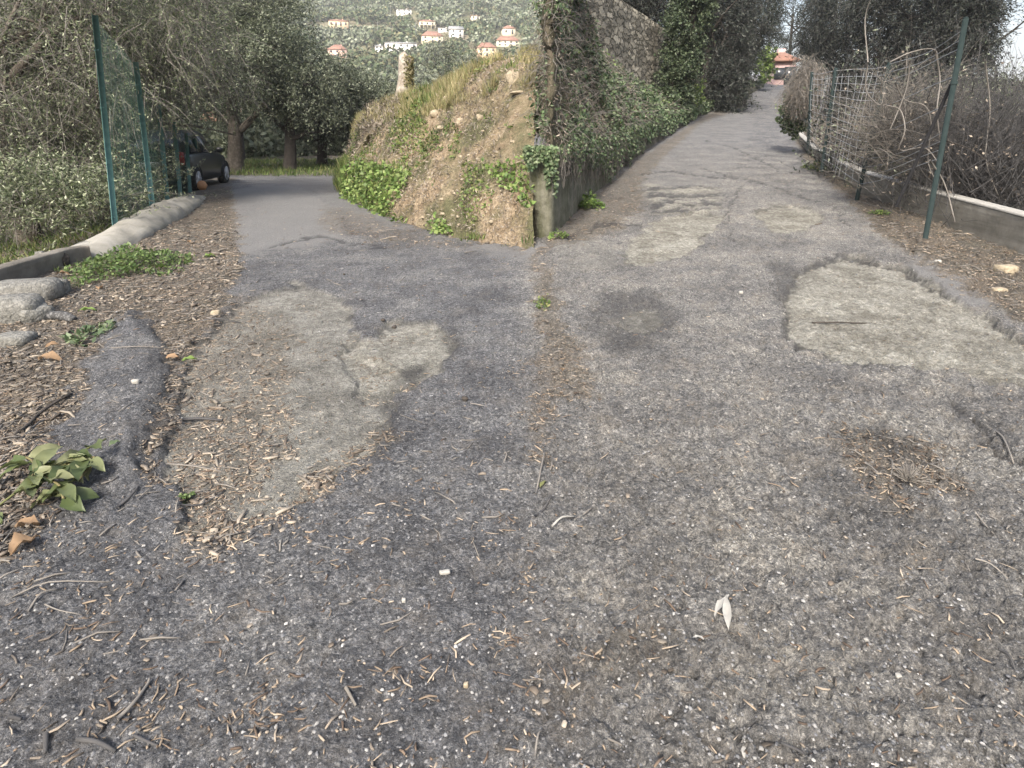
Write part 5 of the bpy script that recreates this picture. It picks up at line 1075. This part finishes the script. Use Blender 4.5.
# dry weed in pothole
a = surfpt(908, 482); rg = np.random.default_rng(3); n = 46; d = rv(n, rg)*.8; d[:, 2] = np.abs(d[:, 2])*.5+.45; P = np.zeros((n, 5, 3)); cur = d/np.linalg.norm(d, axis=1, keepdims=True)
for k in range(1, 5): cur = cur+rg.normal(size=cur.shape)*.2; cur /= np.linalg.norm(cur, axis=1, keepdims=True); P[:, k] = P[:, k-1]+cur*.025*(.3+rg.random((n, 1)))
mb = MB(); mb.tubes(P, np.broadcast_to(np.linspace(.0025, .001, 5), (n, 5)), 4); o = mb.build('dry_weed', M['twig']); o.location = a; tag(o, 'bleached dry weed clump standing in the small pothole on the right', 'weed')
# orchard undergrowth
rg = np.random.default_rng(31); n = 30000; x = -4.5-14*rg.random(n); y = 6.5+18*rg.random(n)**1.2; kx = np.interp(y, KY, KX); k = x < kx-.25; k &= ~((np.abs(x+9.) < 1.3) & (y > 14.4) & (y < 19.6)); k &= ~((y>16.5)&(x>-8.2-.3*(y-16.5))); x, y = x[k], y[k]; z = height(x, y); n = len(x); d = rv(n, rg)*.8; d[:, 2] = np.abs(d[:, 2])+.5
mb = MB(); mb.leaves(np.stack([x, y, z], 1), d, rv(n, rg), .07+.16*rg.random(n), .012+.01*rg.random(n), 0, .3); tag(mb.build('orchard_grass', M['grass']), kind='stuff')
twiggy('undergrowth', 'leafy undergrowth of twigs behind the stone kerb at the left edge', (-7.2, 9.2, .4), (1.2, .9, .45), 500, 220, M['twig'], .9, .006, M['olive'], nl=14000, group='undergrowth in the orchard', lw=(.06, .02), sag=.5)
twiggy('undergrowth', 'scrubby undergrowth behind the pale kerb between the first fence posts', (-7.7, 11.8, .35), (.9, .9, .5), 400, 221, M['twigd'], .9, .006, M['olive_dark'], nl=9000, group='undergrowth in the orchard', lw=(.06, .02), sag=.5)
n = 9000; x = -14+12*rg.random(n); y = 20.5+12*rg.random(n); z = height(x, y); d = rv(n, rg)*.7; d[:, 2] = np.abs(d[:, 2])+.6; mb = MB(); mb.leaves(np.stack([x, y, z], 1), d, rv(n, rg), .25*rg.random(n)+.08, .03, 0, .3); tag(mb.build('far_grass', M['grass']), kind='stuff')
n = 42000; uu = -.95+.85*rg.random(n); y = 36+14*rg.random(n)+5*fbm(uu*12, uu*3, 2, 5); x = uu*y; hz_ = 1.6+2.6*vn(uu*22, uu*0, 8); z = -2.8+(hz_+2.8)*rg.random(n)**.7
mb = MB(); mb.leaves(np.stack([x, y, z], 1), rv(n, rg), rv(n, rg), .42, .3, .1); tag(mb.build('far_thicket', M['olive_dark']), kind='stuff')
HAZE = True
if HAZE:
    mb = MB(); mb.box((-400, 1600, 140), (7000, 3700, 320)); o = mb.build('haze', M['stone']); hm = bpy.data.materials.new('haze'); hm.use_nodes = True; t_ = hm.node_tree; t_.nodes.remove(t_.nodes['Principled BSDF'])
    pv = t_.nodes.new('ShaderNodeVolumePrincipled'); pv.inputs['Color'].default_value = (.86, .9, .95, 1); pv.inputs['Density'].default_value = .00035; t_.links.new(pv.outputs[0], t_.nodes['Material Output'].inputs['Volume'])
    o.data.materials[0] = hm; tag(o, kind='stuff')
# ------------------------------------------------------------------ light
S = bpy.context.scene
w = bpy.data.worlds.new('World'); S.world = w; w.use_nodes = True; nt = w.node_tree
sky = nt.nodes.new('ShaderNodeTexSky'); sky.sky_type = 'NISHITA'; sky.sun_disc = False; sky.air_density = 1.2; sky.dust_density = 6; sky.ozone_density = 1
EL, AZ = 44, -163       # azimuth clockwise from +Y (towards +X)
sky.sun_elevation = rad(EL); sky.sun_rotation = rad(AZ)
bg = nt.nodes['Background']; bg.inputs['Strength'].default_value = .125; nt.links.new(sky.outputs[0], bg.inputs[0])
sl = bpy.data.lights.new('sun', 'SUN'); sl.energy = 2.4; sl.angle = rad(8); sl.color = (1, .96, .9); so = bpy.data.objects.new('sun', sl); C.objects.link(so)
dv = Vector((math.sin(rad(AZ))*math.cos(rad(EL)), math.cos(rad(AZ))*math.cos(rad(EL)), math.sin(rad(EL)))); so.rotation_euler = dv.to_track_quat('Z', 'Y').to_euler()
S.view_settings.view_transform = 'Standard'; S.view_settings.look = 'None'; S.view_settings.exposure = 1.5; S.view_settings.gamma = 1
S.render.engine = 'CYCLES'; S.render.resolution_x = 1024; S.render.resolution_y = 768
